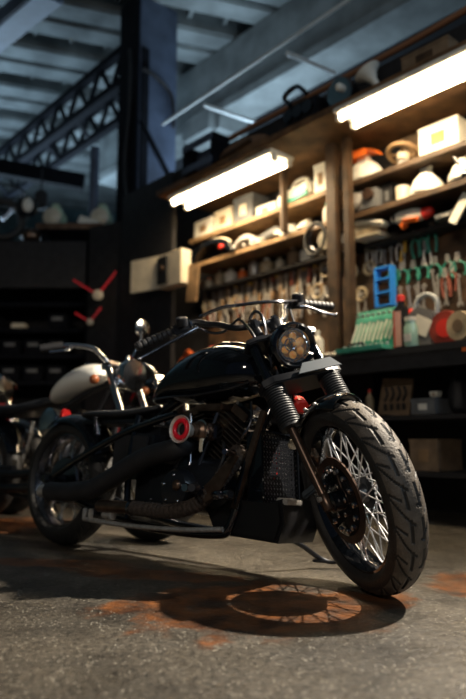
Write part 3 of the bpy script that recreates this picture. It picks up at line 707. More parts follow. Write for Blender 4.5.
for i, (u, lab) in enumerate(((62, 'pale green cylinder stored left of the blue post'), (112, 'pale green cylinder stored right of the blue post'))):
    P = atY(u, 215, Y0 + .5); t = thing('gas_regulator', lab, 'engine part', (P.x - .05 - i * .05, Y0 + .42, PZ + .207), 0)
    MB().lathe([(.05, 0), (.12, .04), (.13, .18), (.08, .26), (.05, .34)], (0, 0, 0.03)).build('body', tealcan, t)
    MB().lathe([(.10, 0), (.11, .06), (.04, .1)], (0, -.12, .16), (0, -1, 0)).build('round_cover', cream, t)
    MB().box((0, 0, .02), (.2, .2, .04)).build('base', matte, t)
t = thing('raised_platform', 'small dark platform board under the green cylinders', 'platform', (atY(78, 222, Y0 + .45).x, Y0 + .35, PZ))
MB().box((0, 0, .18), (.78, .6, .05)).build('board', darkwood, t)
MB().box((0, -.31, .18), (.78, .02, .07)).build('edge_strip', bronze, t)
for x in (-.33, .33): MB().box((x, 0, .08), (.05, .4, .16)).build('foot', darksteel, t)
tag(MB().box((atY(86, 212, Y0).x, Y0 + .15, PZ + .26), (.24, .08, .10), (0, .3, 0), bev=.01).build('white_card_box', white), 'white box in front of the blue post on the loft', 'box')
a = atY(93, 215, Y0 + .45); c = atY(93, 148, Y0 + .45)
tag(MB().cyl((a.x, a.y, PZ + .207), (a.x, a.y, c.z), .058).build('support_post', steelblue), 'short blue painted round post standing on the loft left of column', 'post')
t = thing('hanging_pulley', 'black pulley block hanging under the dark joist at left', 'pulley', atY(41, 200, 8.2))
MB().box((0, 0, 0), (.16, .1, .26), bev=.03).build('housing', matte, t)
MB().cyl((0, 0, .1), (0, 0, .42), .012).build('rope', matte, t)
MB().lathe([(.05, -.04), (.05, .04)], (0, 0, -.05), (0, 1, 0)).build('sheave', dchrome, t)

# ================================================================== MOTORCYCLE
HEAD, LEAN = R(-40.067), R(5.516)
bike = thing('custom_motorcycle', 'large black custom motorcycle with fat front tyre turned toward the viewer', 'motorcycle', (-.84613, 3.33778, 0))
bike.rotation_euler = (-LEAN, 0, HEAD)
WBS, RAKE, STEER, OFF = 1.668, R(31.79), R(36.64), .0462
RR, RF, WR, WF = .316, .336, .150, .130
AX = Vector((-math.sin(RAKE), 0, math.cos(RAKE))); FW = Vector((math.cos(RAKE), 0, math.sin(RAKE)))
HUB = Vector((WBS, 0, RF)); SO = HUB - FW * OFF
MS = Matrix.Translation(SO) @ Matrix.Rotation(-STEER, 4, AX) @ Matrix.Translation(-SO)
def steered(o): o.matrix_basis = MS @ o.matrix_basis; return o

def tyre_mesh(c, R_, w, rim_r, tread=True, nseg=720):
    mb = MB(); bm = mb.bm; nc = 60; rings = []; DD = []
    for i in range(nseg):
        a = 2 * PI * i / nseg; ring = []; dd = []; DD.append(dd)
        for j in range(nc + 1):
            t = j / nc * 2 - 1                       # -1..1 across the outside
            # profile: bead -> sidewall -> crown
            ph = t * R(128)
            px = math.sin(ph) * w / 2 if abs(ph) < PI / 2 else math.copysign(w / 2 * (1 - .35 * ((abs(ph) - PI / 2) / R(38)) ** 2), ph)
            crown = R_ - w * .44 * (1 - math.cos(min(abs(ph), PI / 2))) ** 1.0
            if abs(ph) > PI / 2: crown = (R_ - w * .44) - (R_ - w * .44 - rim_r) * ((abs(ph) - PI / 2) / R(38))
            d = 0
            if tread and abs(ph) < R(72):
                v = abs(ph) / R(72); per = 2 * PI / 20; sgn = 1 if ph > 0 else -1
                off = 0 if sgn > 0 else per / 2
                f1 = ((a + off - (.36 * v ** 1.5)) % per) / per
                g = 0
                def sm(x, w_): return max(0, 1 - max(0, x - w_ * .45) / (w_ * .55)) if x < w_ else 0
                if .08 < v < .98: g = max(g, sm(min(f1, 1 - f1) * per * R_, .0058))
                f2 = ((a + off + per * .5 - .20 * v) % per) / per
                if .42 < v < .85: g = max(g, sm(min(f2, 1 - f2) * per * R_, .0050))
                if (a % (per / 1)) / per < .7: g = max(g, sm(abs(v - .26), .05))
                d = .005 * g
            dd.append(d)
            ring.append(Vector((c[0] + (crown - d) * math.cos(a), c[1] + px, c[2] + (crown - d) * math.sin(a))))
        rings.append(ring)
    V = [[bm.verts.new(p) for p in r] for r in rings]
    for i in range(nseg):
        A, B = V[i], V[(i + 1) % nseg]
        for j in range(nc):
            f = bm.faces.new((A[j], A[j + 1], B[j + 1], B[j]))
            if abs((j + .5) / nc * 2 - 1) * 128 < 62 and DD[i][j] + DD[i][j + 1] + DD[(i + 1) % nseg][j] < .003: f.material_index = 1
        bm.faces.new((A[nc], A[0], B[0], B[nc]))
    return mb
def wheel(name, c, R_, w, rimr, nsp, rimmat, spmat, parent, disc_side=-1, rot=0):
    c = Vector(c)
    hub = MB().lathe([(.025, -w * .62), (.028, -.05), (.055, -.045), (.058, -.035), (.035, -.028), (.035, .028), (.058, .035), (.055, .045), (.028, .05), (.025, w * .62)], c, (0, 1, 0), 28).build(name, satin, parent)
    rim = MB().lathe([(rimr + .006, -w * .36), (rimr - .004, -w * .37), (rimr - .010, -w * .30), (rimr - .022, -w * .16), (rimr - .028, 0), (rimr - .022, w * .16), (rimr - .010, w * .30), (rimr - .004, w * .37), (rimr + .006, w * .36), (rimr - .006, 0)], c, (0, 1, 0), 72, cap=False, closed=True).build('rim', rimmat, hub)
    ty = tyre_mesh(c, R_, w, rimr).build('tyre', rubber, hub, sharp=30); ty.data.materials.append(rubberf if name == 'front_wheel' else rubber)
    # spokes
    protos = []
    for side in (-1, 1):
        for dr in (-1, 1):
            a0 = 0; h = Vector((.052 * math.cos(a0), side * .038, .052 * math.sin(a0)))
            a1 = dr * R(62); e = Vector(((rimr - .02) * math.cos(a1), side * .012, (rimr - .02) * math.sin(a1)))
            m_ = h.lerp(e, .9)
            mb = MB().tube([h, m_], .0026, 6).cyl(m_, e, .0042, 6)
            protos.append((side, dr, mb))
    base = []
    n4 = nsp // 4; k0 = 0
    for pi_, (side, dr, mb) in enumerate(protos):
        sp = mb.build('spoke', spmat, hub); sp.location = c
        for k in range(n4):
            o = sp if k == 0 else sp.copy()
            if k: COL.objects.link(o); o.parent = hub
            o.location = c; o.rotation_euler = (0, 2 * PI * k / n4 + {(-1, -1): 0, (-1, 1): .02, (1, -1): PI / n4, (1, 1): PI / n4 + .02}[(side, dr)] + (PI / n4 / 2 if dr > 0 else 0), 0)
    return hub
fw_ = wheel('front_wheel', HUB, RF, WF, .250, 48, gloss, mat('polished spoke', (.85, .86, .88), .28, .75), bike)
steered(fw_)
def brake(c, y, r, hub, bolts=14):
    c = Vector(c)
    n = 72
    MB().lathe([(r * .80, y - .003), (r, y - .003), (r, y + .003), (r * .80, y + .003)], c, (0, 1, 0), n, cap=False, closed=True).build('brake_disc', rust, hub)
    cr = MB()
    cr.lathe([(.03, y - .014), (r * .52, y - .012), (r * .82, y - .006), (r * .82, y + .002), (.03, y + .004)], c, (0, 1, 0), 40, cap=False, closed=True)
    cr.build('disc_carrier', gloss, hub)
    b0_ = MB().lathe([(.010, -.006), (.010, .006), (.004, .009)], (0, y - .008, 0), (0, -1, 0), 8).build('disc_bolt', chrome, hub)
    for k in range(bolts + 6):
        o_ = b0_ if k == 0 else b0_.copy()
        if k: COL.objects.link(o_); o_.parent = hub
        a, rr = (2 * PI * k / bolts, r * .70) if k < bolts else (2 * PI * k / 6 + .2, r * .36)
        o_.location = c + Vector((math.cos(a) * rr, 0, math.sin(a) * rr))
    MB().lathe([(.034, 0), (.034, .03), (.02, .04), (.0, .04)], c + Vector((0, y - .01, 0)), (0, -1, 0), 20).build('axle_cap', gloss, hub)
brake(HUB, -.066, .148, fw_)
rw_ = wheel('rear_wheel', (0, 0, RR), RR, WR, .228, 40, dchrome, chrome, bike)
brake((0, 0, RR), .07, .13, rw_)
# rear right hub pulley / polished cover behind the spokes
MB().lathe([(.03, -.05), (.11, -.048), (.115, -.04), (.11, -.03), (.03, -.03)], (0, 0, RR), (0, 1, 0), 32, cap=False, closed=True).build('drive_pulley', dchrome, rw_)

# --- fork
forkp = MB()
for sg in (-1, 1):
    b0 = HUB + Vector((0, sg * .118, 0))
    forkp = MB().cyl(b0 - AX * .02, b0 + AX * .40, .0165, 20)
    forkp.lathe([(.018, -.022), (.0215, -.016), (.0215, .02), (.0175, .035)], b0, AX, 18)
    leg = steered(forkp.build('fork_leg', brown_tube, bike))
    prof = []
    n = 15
    for k in range(n):
        h = .312 + k * .0105
        prof += [(.038, h), (.044, h + .0035), (.044, h + .0068), (.038, h + .0102)]
    MB().lathe([(.02, .300), (.040, .302), (.040, .314)] + prof + [(.030, .475)], b0, AX, 28).build('fork_gaiter', mat('rubber gaiter', (.012, .014, .017), .5), leg)
    MB().cyl(b0 + AX * .465, b0 + AX * .70, .020, 18).build('upper_tube', gloss, leg)
    if sg < 0:
        bl = MB()
        bl.lathe([(.009, 0), (.009, .012)], b0 + AX * .02 + FW * .01 + Vector((0, sg * .018, 0)), (0, sg, 0), 10); bl.build('pinch_bolt', steel, leg)
    else:
        MB().box(b0 - FW * -.02 + AX * .10 + FW * .05 - Vector((0, .035, 0)), (.06, .05, .11), (0, -RAKE, 0), bev=.012).build('brake_caliper', satin, leg)
def clampshape(h, fo, L_, wd_, th, mat_, name):
    o = HUB + AX * h - FW * .0
    X = Vector((0, 1, 0)); Y = FW
    poly = [(-L_, -.035), (-L_ * .6, -.07), (L_ * .6, -.07), (L_, -.035), (L_, .03), (L_ * .75, wd_), (-L_ * .75, wd_), (-L_, .03)]
    return steered(MB().prism(poly, th, o, X, Y, bev=.005).build(name, mat_, bike))
clampshape(.487, 0, .165, .055, .034, satin, 'lower_triple_clamp')
clampshape(.685, 0, .150, .045, .025, satin, 'upper_triple_clamp')
# grey-blue plate painting in the lit front face of the lower clamp
steered(MB().prism([(-.035, -.018), (.150, -.018), (.120, .026), (.0, .026)], .006, HUB + AX * .490 + FW * .074, (0, 1, 0), AX, bev=.0015).build('clamp_lit_face', mat('grey satin plate', (.05, .065, .078), .4, .0), bike))
steered(MB().cyl(SO + AX * .50, SO + AX * .72, .032, 20).build('steering_stem', satin, bike))
# front mudguard: short curved blade hugging the top rear of the tyre
def fender(c, r0, w, a0, a1, th=.004, n=26, m=14, drop=.045, taper=0):
    mb = MB(); bm = mb.bm; c = Vector(c); grid = []
    for lay in (0, 1):
        g_ = []
        for i in range(n + 1):
            a = a0 + (a1 - a0) * i / n; row_ = []
            e = min(i, n - i) / n; ww = w * (1 - taper * max(0, (.22 - e) / .22) ** 2)
            for j in range(m + 1):
                t = (j / m * 2 - 1) * R(80)
                y = math.sin(t) * ww / 2 / math.sin(R(80)); r = r0 - (lay * th) - (1 - math.cos(t)) * drop
                row_.append(bm.verts.new(c + Vector((math.cos(a) * r, y, math.sin(a) * r))))
            g_.append(row_)
        grid.append(g_)
    A, B = grid
    for i in range(n):
        for j in range(m):
            bm.faces.new((A[i][j], A[i + 1][j], A[i + 1][j + 1], A[i][j + 1])); bm.faces.new((B[i][j + 1], B[i + 1][j + 1], B[i + 1][j], B[i][j]))
    for i in range(n):
        bm.faces.new((A[i][0], B[i][0], B[i + 1][0], A[i + 1][0])); bm.faces.new((A[i][m], A[i + 1][m], B[i + 1][m], B[i][m]))
    for j in range(m):
        bm.faces.new((A[0][j], A[0][j + 1], B[0][j + 1], B[0][j])); bm.faces.new((A[n][j], B[n][j], B[n][j + 1], A[n][j + 1]))
    return mb
ff = steered(fender(HUB, RF + .022, .150, R(78), R(152), taper=.25).build('front_mudguard', gloss, bike))
st = MB()
for sg in (-1, 1):
    st.tube([HUB + Vector((math.cos(R(125)) * (RF + .0), sg * .070, math.sin(R(125)) * RF)), HUB + AX * .30 + Vector((0, sg * .10, 0))], .008, 8)
st.build('mudguard_stay', satin, ff)
bt = MB()
for a in (95, 110, 140):
    bt.ball(HUB + Vector((math.cos(R(a)) * (RF + .0), -.072, math.sin(R(a)) * (RF + .0))), .007, n=6)
bt.build('stay_bolts', steel, ff)

# --- headlight (lens centre measured at 1.42, 0, .887 before steering)
HL = Vector((1.425, 0, .885)); HD = Vector((1, 0, -.04)).normalized()
hl = MB().lathe([(.086, .0), (.090, -.012), (.088, -.035), (.080, -.075), (.060, -.115), (.030, -.135), (.0, -.138)], HL, HD, 48, cap=False).build('headlight', gloss, bike)
steered(hl)
MB().lathe([(.066, .002), (.080, .012), (.090, .004), (.092, -.012), (.080, -.014), (.066, -.004)], HL, HD, 48, cap=False, closed=True).build('bezel', gloss, hl)
refl = MB(); seg = 48
rings_ = []
for r_, h_ in ((.066, .002), (.060, -.018), (.046, -.034), (.026, -.044), (.010, -.046)):
    rings_.append((r_, h_))
refl.lathe(rings_ + [(.0, -.047)], HL, HD, 24, cap=False).build('reflector', mat('faceted reflector', (.8, .78, .74), .08, 1), hl, sharp=5)
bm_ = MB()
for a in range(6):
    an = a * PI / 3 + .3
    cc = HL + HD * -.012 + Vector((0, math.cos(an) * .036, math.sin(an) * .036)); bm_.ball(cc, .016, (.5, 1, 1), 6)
bm_.build('amber_glints', amber, hl)  # balls added to paint amber reflections inside the reflector
MB().lathe([(.022, .0), (.026, -.004), (.022, -.03), (.012, -.03)], HL + HD * .0 + Vector((0, -.012, .006)), HD, 24, cap=False, closed=True).build('projector_ring', chrome, hl)
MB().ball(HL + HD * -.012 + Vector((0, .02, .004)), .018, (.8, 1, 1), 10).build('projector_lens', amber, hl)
gm_ = mat('thin clear lens', (.9, .9, .9), .03, alpha=.1); gm_.node_tree.nodes['Principled BSDF'].inputs['Alpha'].default_value = .05
MB().lathe([(.0665, .001), (.05, .008), (.025, .012), (.0, .013), (.0, .011), (.025, .010), (.05, .006), (.0665, -.001)], HL, HD, 40, cap=False, closed=True).build('lens_glass', gm_, hl)
MB().tube([HL - HD * .06 + Vector((0, 0, -.07)), HL - HD * .08 + Vector((0, 0, -.14))], .02, 10).build('bracket', satin, hl)

# --- handlebar
bar_pts = [(.913, -.487, 1.022), (.915, -.323, 1.057), (.925, -.215, 1.079), (.986, -.176, 1.057), (1.055, -.150, 1.04), (1.159, -.112, 1.006), (1.19, -.03, 1.002), (1.19, .03, 1.002), (1.16, .10, 1.006), (1.055, .16, 1.045), (.97, .215, 1.080), (.915, .323, 1.075), (.892, .487, 1.035)]
hb = steered(MB().tube(smooth(bar_pts, 6), .0135, 14).build('handlebar', satin, bike))
def P_(x): return Vector(x)
for sg, (i0, i1) in ((-1, (0, 1)), (1, (12, 11))):
    a, b = P_(bar_pts[i0]), P_(bar_pts[i1]); d = (b - a)
    prof = []
    L_ = d.length * .98
    for k in range(7):
        h = k / 7 * L_; prof += [(.017, h), (.021, h + .004), (.021, h + L_ / 7 - .007), (.017, h + L_ / 7 - .003)]
    MB().lathe([(.012, -.006), (.019, -.004)] + prof, a, d, 20).build('grip', mat('grip rubber', (.014, .014, .016), .5), hb)
    e = P_(bar_pts[2 if sg < 0 else 10])
    MB().beam(b, b.lerp(e, .75), .042, .046, bev=.008).build('switch_housing', satin, hb)
    MB().cyl(b.lerp(e, .78), b.lerp(e, .86), .022, 16).build('clamp_ring', chrome, hb)
    MB().lathe([(.022, 0), (.026, .004), (.026, .035), (.02, .04)], b.lerp(e, .4) + Vector((.03, 0, .005)), (.3, 0, 1), 18).build('reservoir', satin, hb)
for pts in ([(1.016, -.238, 1.047), (1.025, -.33, 1.02), (1.03, -.43, .99), (1.039, -.515, .965)], [(1.0, .265, 1.055), (1.0, .31, 1.045), (.99, .38, 1.01), (.995, .44, .985)]):
    lv = MB().tube(smooth(pts, 4), [.010] * 4 + [.007] * 8 + [.007], 10).ball(pts[-1], .011, n=6)
    lv.build('lever', dchrome, hb)
def cable(pts, r=.005, m=None, nm='cable'): return MB().tube(smooth(pts, 6), r, 8).build(nm, m or matte, hb)
cable([(.965, -.200, 1.095), (1.02, -.12, 1.112), (1.055, -.055, 1.108), (1.075, .06, 1.10), (1.068, .152, 1.088), (.985, .265, 1.085)], .008, dchrome, 'cross_cable')
cable([(.95, -.22, 1.06), (1.01, -.19, 1.02), (1.08, -.15, 1.005), (1.15, -.12, 1.03), (1.22, -.11, 1.03), (1.31, -.10, .93), (1.33, -.11, .80), (1.28, -.10, .70)], .006, dchrome)
cable([(1.17, -.06, 1.02), (1.20, -.04, 1.055), (1.26, -.035, 1.03), (1.30, -.05, .94), (1.31, -.06, .82)], .0065, dchrome)
cable([(.97, .23, 1.06), (1.05, .20, .98), (1.15, .17, .93), (1.25, .15, .86), (1.30, .12, .75)], .006)
cable([(1.02, .20, 1.09), (1.08, .14, 1.02), (1.10, .15, .95), (1.2, .12, .88)], .006, dchrome)
for sg in (-1, 1):
    MB().tube([SO + AX * .70 + Vector((0.0, sg * .045, 0)), Vector((1.188, sg * .045, .985)), Vector((1.19, sg * .045, 1.01))], .019, 14).build('riser', satin, hb)
    MB().box((1.19, sg * .045, 1.005), (.045, .03, .045), bev=.008).build('riser_clamp', satin, hb)
# gauge
steered(MB().lathe([(.034, -.03), (.038, 0), (.034, .008), (.0, .008)], (1.25, .02, .985), (-.5, 0, 1), 26).build('speedometer', satin, bike))

# --- frame
def ftube(pts, r=.017, m=gloss, nm='frame_tube', n=6, seg=14, par=None): return MB().tube(smooth(pts, n), r, seg).build(nm, m, par or bike)
neck_b, neck_t = SO + AX * .50, SO + AX * .68
MB().cyl(SO + AX * .545, SO + AX * .672, .040, 24).build('steering_head', gloss, bike)
fr = MB()
fr.tube(smooth([SO + AX * .63, (1.10, 0, .80), (.8, 0, .72), (.60, 0, .62)], 6), .022)
fr.build('frame_backbone', gloss, bike)
for sg in (-1, 1):
    ftube([SO + AX * .56, (1.31, sg * .06, .66), (1.24, sg * .12, .42), (1.19, sg * .13, .20), (1.10, sg * .13, .15), (.7, sg * .13, .15), (.35, sg * .13, .20), (0, sg * .125, RR - .02)], .017, nm='lower_frame_tube')
    ftube([(.82, sg * .10, .62), (.55, sg * .125, .545), (.25, sg * .13, .43), (0, sg * .125, RR)], .017, nm='upper_frame_tube')
    MB().box((0, sg * .125, RR), (.10, .022, .06), bev=.01).cyl((0, sg * .10, RR), (0, sg * .165, RR), .018, 16).build('axle_plate', satin, bike)
ftube([(.60, -.11, .62), (.58, -.125, .4), (.60, -.125, .17)], .015, nm='seat_tube')
# --- tank
tk = [(.585, 0, .692, .020, .012, .012), (.62, 0, .712, .060, .030, .030), (.68, 0, .742, .092, .062, .055), (.76, 0, .770, .118, .095, .085), (.86, 0, .785, .136, .122, .115), (.96, 0, .790, .145, .135, .125), (1.05, 0, .790, .143, .132, .115), (1.12, 0, .790, .132, .115, .10), (1.19, 0, .790, .105, .09, .085), (1.235, 0, .788, .065, .065, .065), (1.25, 0, .788, .03, .035, .035)]
tank = MB().sections(tk, 36, 2.15).build('fuel_tank', gloss, bike, sub=1)
MB().lathe([(.034, 0), (.036, .01), (.028, .016), (.0, .018)], (1.0, 0, .92), (.02, 0, 1), 26).build('fuel_cap', dchrome, tank)
MB().tube(smooth([(.75, -.02, .866), (.9, -.02, .912), (1.05, -.02, .926), (1.17, -.02, .892), (1.28, -.03, .83)], 5), .006, 8).build('breather_hose', dchrome, tank)
MB().tube(smooth([(.64, -.07, .695), (.80, -.125, .692), (.96, -.142, .690), (1.12, -.126, .71), (1.2, -.09, .74)], 5), .004, 6).build('seam', satin, tank)
# --- seat
seat = MB().sections([(.13, 0, .628, .07, .010, .010), (.17, 0, .632, .115, .022, .015), (.28, 0, .632, .130, .028, .018), (.40, 0, .628, .12, .026, .018), (.52, 0, .636, .085, .028, .018), (.60, 0, .655, .055, .022, .016), (.64, 0, .665, .03, .010, .01)], 26, 2.6).build('seat', leather, bike, sub=1)
MB().box((.36, 0, .600), (.44, .15, .02), bev=.006).build('seat_pan', satin, seat)
for sg in (-1, 1):
    pr = []
    for k in range(7): pr += [(.010, .0 + k * .016), (.020, .004 + k * .016), (.020, .008 + k * .016), (.010, .012 + k * .016)]
    MB().lathe(pr, (.30, sg * .09, .53), (-.3, 0, 1), 14).build('seat_spring', dchrome, bike)
# --- rear mudguard
rf_ = fender((0, 0, RR), RR + .02, .185, R(25), R(118), taper=.1, drop=.06).build('rear_mudguard', gloss, bike)
ls = MB().lathe([(.028, 0), (.030, .02), (.015, .035)], (-.10, 0, RR + .335), (-1, 0, .2), 18).build('tail_lamp', mat('red lens', (.3, .01, .01), .2), rf_)
# --- oil tank / side box
MB().box((.60, 0, .455), (.30, .24, .24), (0, .06, 0), bev=.035).build('oil_tank', satin, bike)
MB().box((.58, -.127, .45), (.22, .008, .16), (0, .06, 0), bev=.004).build('side_cover', matte, bike)
# --- engine
eng = MB().sections([(.80, 0, .33, .09, .08, .09), (.86, 0, .34, .135, .11, .12), (.98, 0, .34, .145, .12, .13), (1.10, 0, .33, .145, .11, .12), (1.18, 0, .31, .12, .08, .09), (1.21, 0, .30, .07, .05, .05)], 28, 3).build('crankcase', satin, bike)
MB().box((.70, 0, .30), (.22, .22, .18), bev=.03).build('gearbox', satin, bike)
def cylinder(base, top, nm):
    base, top = Vector(base), Vector(top); d = (top - base); x, y = Vector((0, 1, 0)), d.normalized().cross(Vector((0, 1, 0)))
    M = Matrix((y, x, d.normalized())).transposed() if True else None
    core = MB().cyl(base, top, .052, 24)
    n = 11
    for k in range(n):
        p = base.lerp(top, .06 + .74 * k / (n - 1))
        core.box(p, (.165, .185, .0055), M, bev=.012 if False else 0)
    o = core.build(nm, mat('cast fin metal', (.07, .058, .05), .38, .75), bike)
    MB().box(base.lerp(top, .93), (.13, .15, .055), M, bev=.018).build('rocker_cover', gloss, o)
    MB().box(base.lerp(top, .93) + Vector((0, -.078, 0)), (.09, .006, .035), M, bev=.006).build('cover_plate', bronze, o)
    bo = MB()
    for a in (-1, 1):
        for b_ in (-1, 1): bo.lathe([(.007, 0), (.007, .01)], base.lerp(top, .985) + M @ Vector((a * .05, -.055, 0)) , d, 8)
    bo.build('head_bolts', steel, o)
    return o
cylinder((1.015, 0, .42), (1.165, 0, .635), 'front_cylinder')
cylinder((.96, 0, .40), (.885, 0, .645), 'rear_cylinder')
for x0, x1 in ((1.00, 1.06), (.95, .91)):
    MB().cyl((x0, -.125, .40), (x1, -.10, .62), .010, 12).build('pushrod_tube', dchrome, bike)
# brown top cover behind tank (coil plate)
MB().box((1.02, -.075, .642), (.15, .09, .028), bev=.006).build('coil_cover', bronze, bike)
# primary / cam cover with bolts
cv = MB().lathe([(.082, 0), (.082, .03), (.070, .05), (.035, .058), (.0, .06)], (.935, -.145, .31), (0, -1, 0), 32).build('cam_cover', satin, bike)
cb_ = MB()
for k in range(5):
    a = 2 * PI * k / 5 + .3; cb_.ball(Vector((.935 + math.cos(a) * .055, -.206 + .008, .31 + math.sin(a) * .055)), .007, n=6)
cb_.build('cover_bolts', chrome, cv)
MB().ball((.96, -.203, .325), .022, (1, .6, 1), 8).build('inspection_cap', bronze, cv)
sc_ = MB()
for (x, z) in ((.80, .33), (.74, .26), (.81, .22), (.86, .44)): sc_.ball((x, -.125, z), .0065, n=6)
sc_.build('case_bolts', chrome, bike)
MB().prism([(.70, .19), (.86, .19), (.90, .40), (.72, .42)], .02, (0, -.112, 0), bev=.004).build('sprocket_cover', satin, bike)
# --- intake trumpet
it = MB().lathe([(.022, 0), (.024, .05), (.032, .085), (.050, .105), (.056, .112), (.054, .118), (.046, .110), (.030, .088)], (1.0, -.135, .537), (.0, -1, .02), 36, cap=False).build('intake_trumpet', mat('polished aluminium', (.75, .70, .62), .35, .4), bike)
io = Vector((1.0, -.135, .537)); idr = Vector((.0, -1, .02)).normalized()
MB().torus(io + idr * .108, idr, .0335, .0095, 36, 12).build('red_ring', red, it)
MB().lathe([(.026, .09), (.024, .092)], io, idr, 28).build('throat', matte, it)
cbm = MB().lathe([(.036, 0), (.040, .01), (.040, .05), (.030, .06), (.030, .075)], (1.03, -.12, .54), (-.15, -1, 0), 28).build('carburettor', bronze, bike)
MB().lathe([(.046, 0), (.046, .010)], (1.03, -.155, .54), (-.15, -1, 0), 28).build('clamp', chrome, cbm)
MB().box((1.045, -.17, .485), (.016, .010, .055), bev=.003).build('float_drain', cream, cbm)
MB().box((1.06, -.11, .54), (.05, .05, .07), bev=.01).build('carburettor_bowl', dchrome, cbm)
# --- exhausts
def seg_tube(pts, r, nm, m, bump=0, n=8, seg=18):
    P = smooth(pts, n)
    if bump:
        Q = []; rr = []
        for i in range(len(P) - 1):
            for k in range(3):
                Q.append(P[i].lerp(P[i + 1], k / 3)); rr.append(r + (bump if k else 0))
        Q.append(P[-1]); rr.append(r)
        return MB().tube(Q, rr, seg).build(nm, m, bike)
    return MB().tube(P, r, seg).build(nm, m, bike)
lo = seg_tube([(1.15, -.07, .47), (1.195, -.12, .445), (1.185, -.17, .385), (1.14, -.20, .31), (1.07, -.205, .255), (.95, -.205, .225), (.83, -.205, .222), (.70, -.205, .222)], .027, 'exhaust_pipe', wrap, .0035, 5)
MB().cyl((.72, -.205, .222), (.505, -.205, .217), .026, 24).build('exhaust_tip', bronze, lo)
MB().cyl((.71, -.205, .222), (.725, -.205, .2222), .033, 24).build('pipe_clamp', dchrome, lo)
up = seg_tube([(.90, -.09, .55), (.96, -.15, .50), (.92, -.19, .465), (.80, -.20, .438), (.68, -.20, .395), (.56, -.20, .335), (.43, -.20, .285), (.27, -.20, .265), (.12, -.20, .26)], .043, 'silencer', matte, 0, 5)
MB().cyl((.125, -.20, .26), (.055, -.20, .257), .030, 24).build('exhaust_tip', steel, up)
# --- running rail and brackets
rl = MB().tube(smooth([(.40, -.20, .155), (.70, -.205, .150), (1.0, -.205, .160), (1.20, -.19, .178)], 6), .010, 10).build('side_rail', steel, bike)
for x in (.41, .45): MB().box((x, -.205, .178), (.018, .02, .045), bev=.004).build('rail_bracket', steel, rl)
MB().beam((.42, -.20, .16), (.40, -.13, .20), .02, .02).build('rail_stay', satin, rl)
MB().lathe([(.012, 0), (.012, .05), (.018, .052), (.018, .066), (.008, .07)], (.53, -.20, .182), (1, 0, 0), 14).build('adjuster', steel, rl)
# --- controls on the right
ct = MB().prism([(1.10, .29), (1.14, .27), (1.20, .30), (1.285, .44), (1.26, .45), (1.17, .36), (1.13, .33)], .008, (0, -.225, 0), bev=.002).build('brake_pedal', bronze, bike)
MB().lathe([(.010, -.045), (.012, -.04), (.012, .04), (.010, .045)], (1.262, -.25, .452), (.3, -1, 0), 16).build('pedal_pad', dchrome, ct)
pg = MB().cyl((1.10, -.19, .30), (1.12, -.25, .31), .014, 14).build('foot_peg_mount', satin, bike)
MB().lathe([(.012, 0), (.017, .01), (.017, .04), (.021, .05), (.021, .06), (.014, .07), (.014, .11)], (1.10, -.23, .318), (.6, -1, .02), 16).build('foot_peg', satin, pg)
MB().lathe([(.0, 0), (.016, .003), (.018, .012), (.014, .02)], (1.05, -.235, .318), (.2, -1, 0), 16).build('peg_end', chrome, pg)
MB().cyl((1.03, -.232, .318), (1.22, -.21, .325), .009, 12).build('brake_rod', dchrome, pg)
for i, (x, z) in enumerate(((1.19, .30), (1.235, .305))):
    MB().lathe([(.014, -.03), (.018, -.025), (.018, .025), (.014, .03)], (x, -.22, z), (1, -.4, 0), 14).build('rod_knuckle', dchrome, pg)
# --- front down-member cover, radiator, guard, belly pan
MB().beam((1.305, -.115, .62), (1.205, -.14, .25), .030, .014, (0, 1, 0), bev=.004).build('frame_strip', bronze, bike)
rad = MB().box((1.268, 0, .400), (.030, .225, .27), (0, -.10, 0), bev=.005).build('radiator', mat('radiator core', (.55, .56, .58), .45, .3), bike)
for sg in (-1, 1): MB().box((1.268, sg * .1165, .400), (.05, .005, .285), (0, -.10, 0)).build('side_shroud', gloss, rad)
grille = MB(); GW, GH = .235, .29
nx, nz = 12, 15
RM = Euler((0, -.10, 0)).to_matrix(); gc = Vector((1.300, 0, .400))
for i in range(nx + 1):
    y = -GW / 2 + GW * i / nx
    grille.beam(gc + RM @ Vector((0, y, -GH / 2)), gc + RM @ Vector((0, y, GH / 2)), 0.004, .003)
for k in range(-nx, nz + 1):
    # diagonal bars both ways, clipped to the frame
    for sgn in (1, -1):
        z0 = -GH / 2 + GH * k / nz; pts = []
        for yy in (-GW / 2, GW / 2):
            zz = z0 + (yy + GW / 2); pts.append([yy * sgn, zz])
        (ya, za), (yb, zb) = pts
        lo_, hi_ = -GH / 2, GH / 2
        if zb < lo_ or za > hi_: continue
        if za < lo_: ya += (yb - ya) * (lo_ - za) / (zb - za); za = lo_
        if zb > hi_: yb = ya + (yb - ya) * (hi_ - za) / (zb - za); zb = hi_
        if abs(zb - za) < .004: continue
        grille.beam(gc + RM @ Vector((.001, ya, za)), gc + RM @ Vector((.001, yb, zb)), .003, .004)
gr = grille.build('radiator_guard', satin, bike)
fb = MB()
for sg in (-1, 1):
    fb.box(gc + RM @ Vector((0, sg * GW / 2, 0)), (.03, .008, GH), RM); fb.box(gc + RM @ Vector((0, 0, sg * GH / 2)), (.03, GW, .008), RM)
fb.build('guard_frame', gloss, gr)
MB().tube(smooth([(1.286, .02, .47), (1.289, .0, .44), (1.287, .012, .41), (1.286, -.005, .37)], 4), .006, 8).build('red_streak', redp, rad)  # short red tube behind the guard mesh
MB().prism([(1.04, .25), (1.10, .155), (1.395, .145), (1.42, .22), (1.405, .30), (1.30, .27), (1.17, .30)], .25, (0, 0, 0), bev=.012).build('belly_pan', mat('deep black pan paint', (.004, .004, .005), .4), bike)
MB().box((1.40, -.06, .292), (.05, .10, .02), (0, .1, 0), bev=.004).build('pan_bracket', steel, bike)
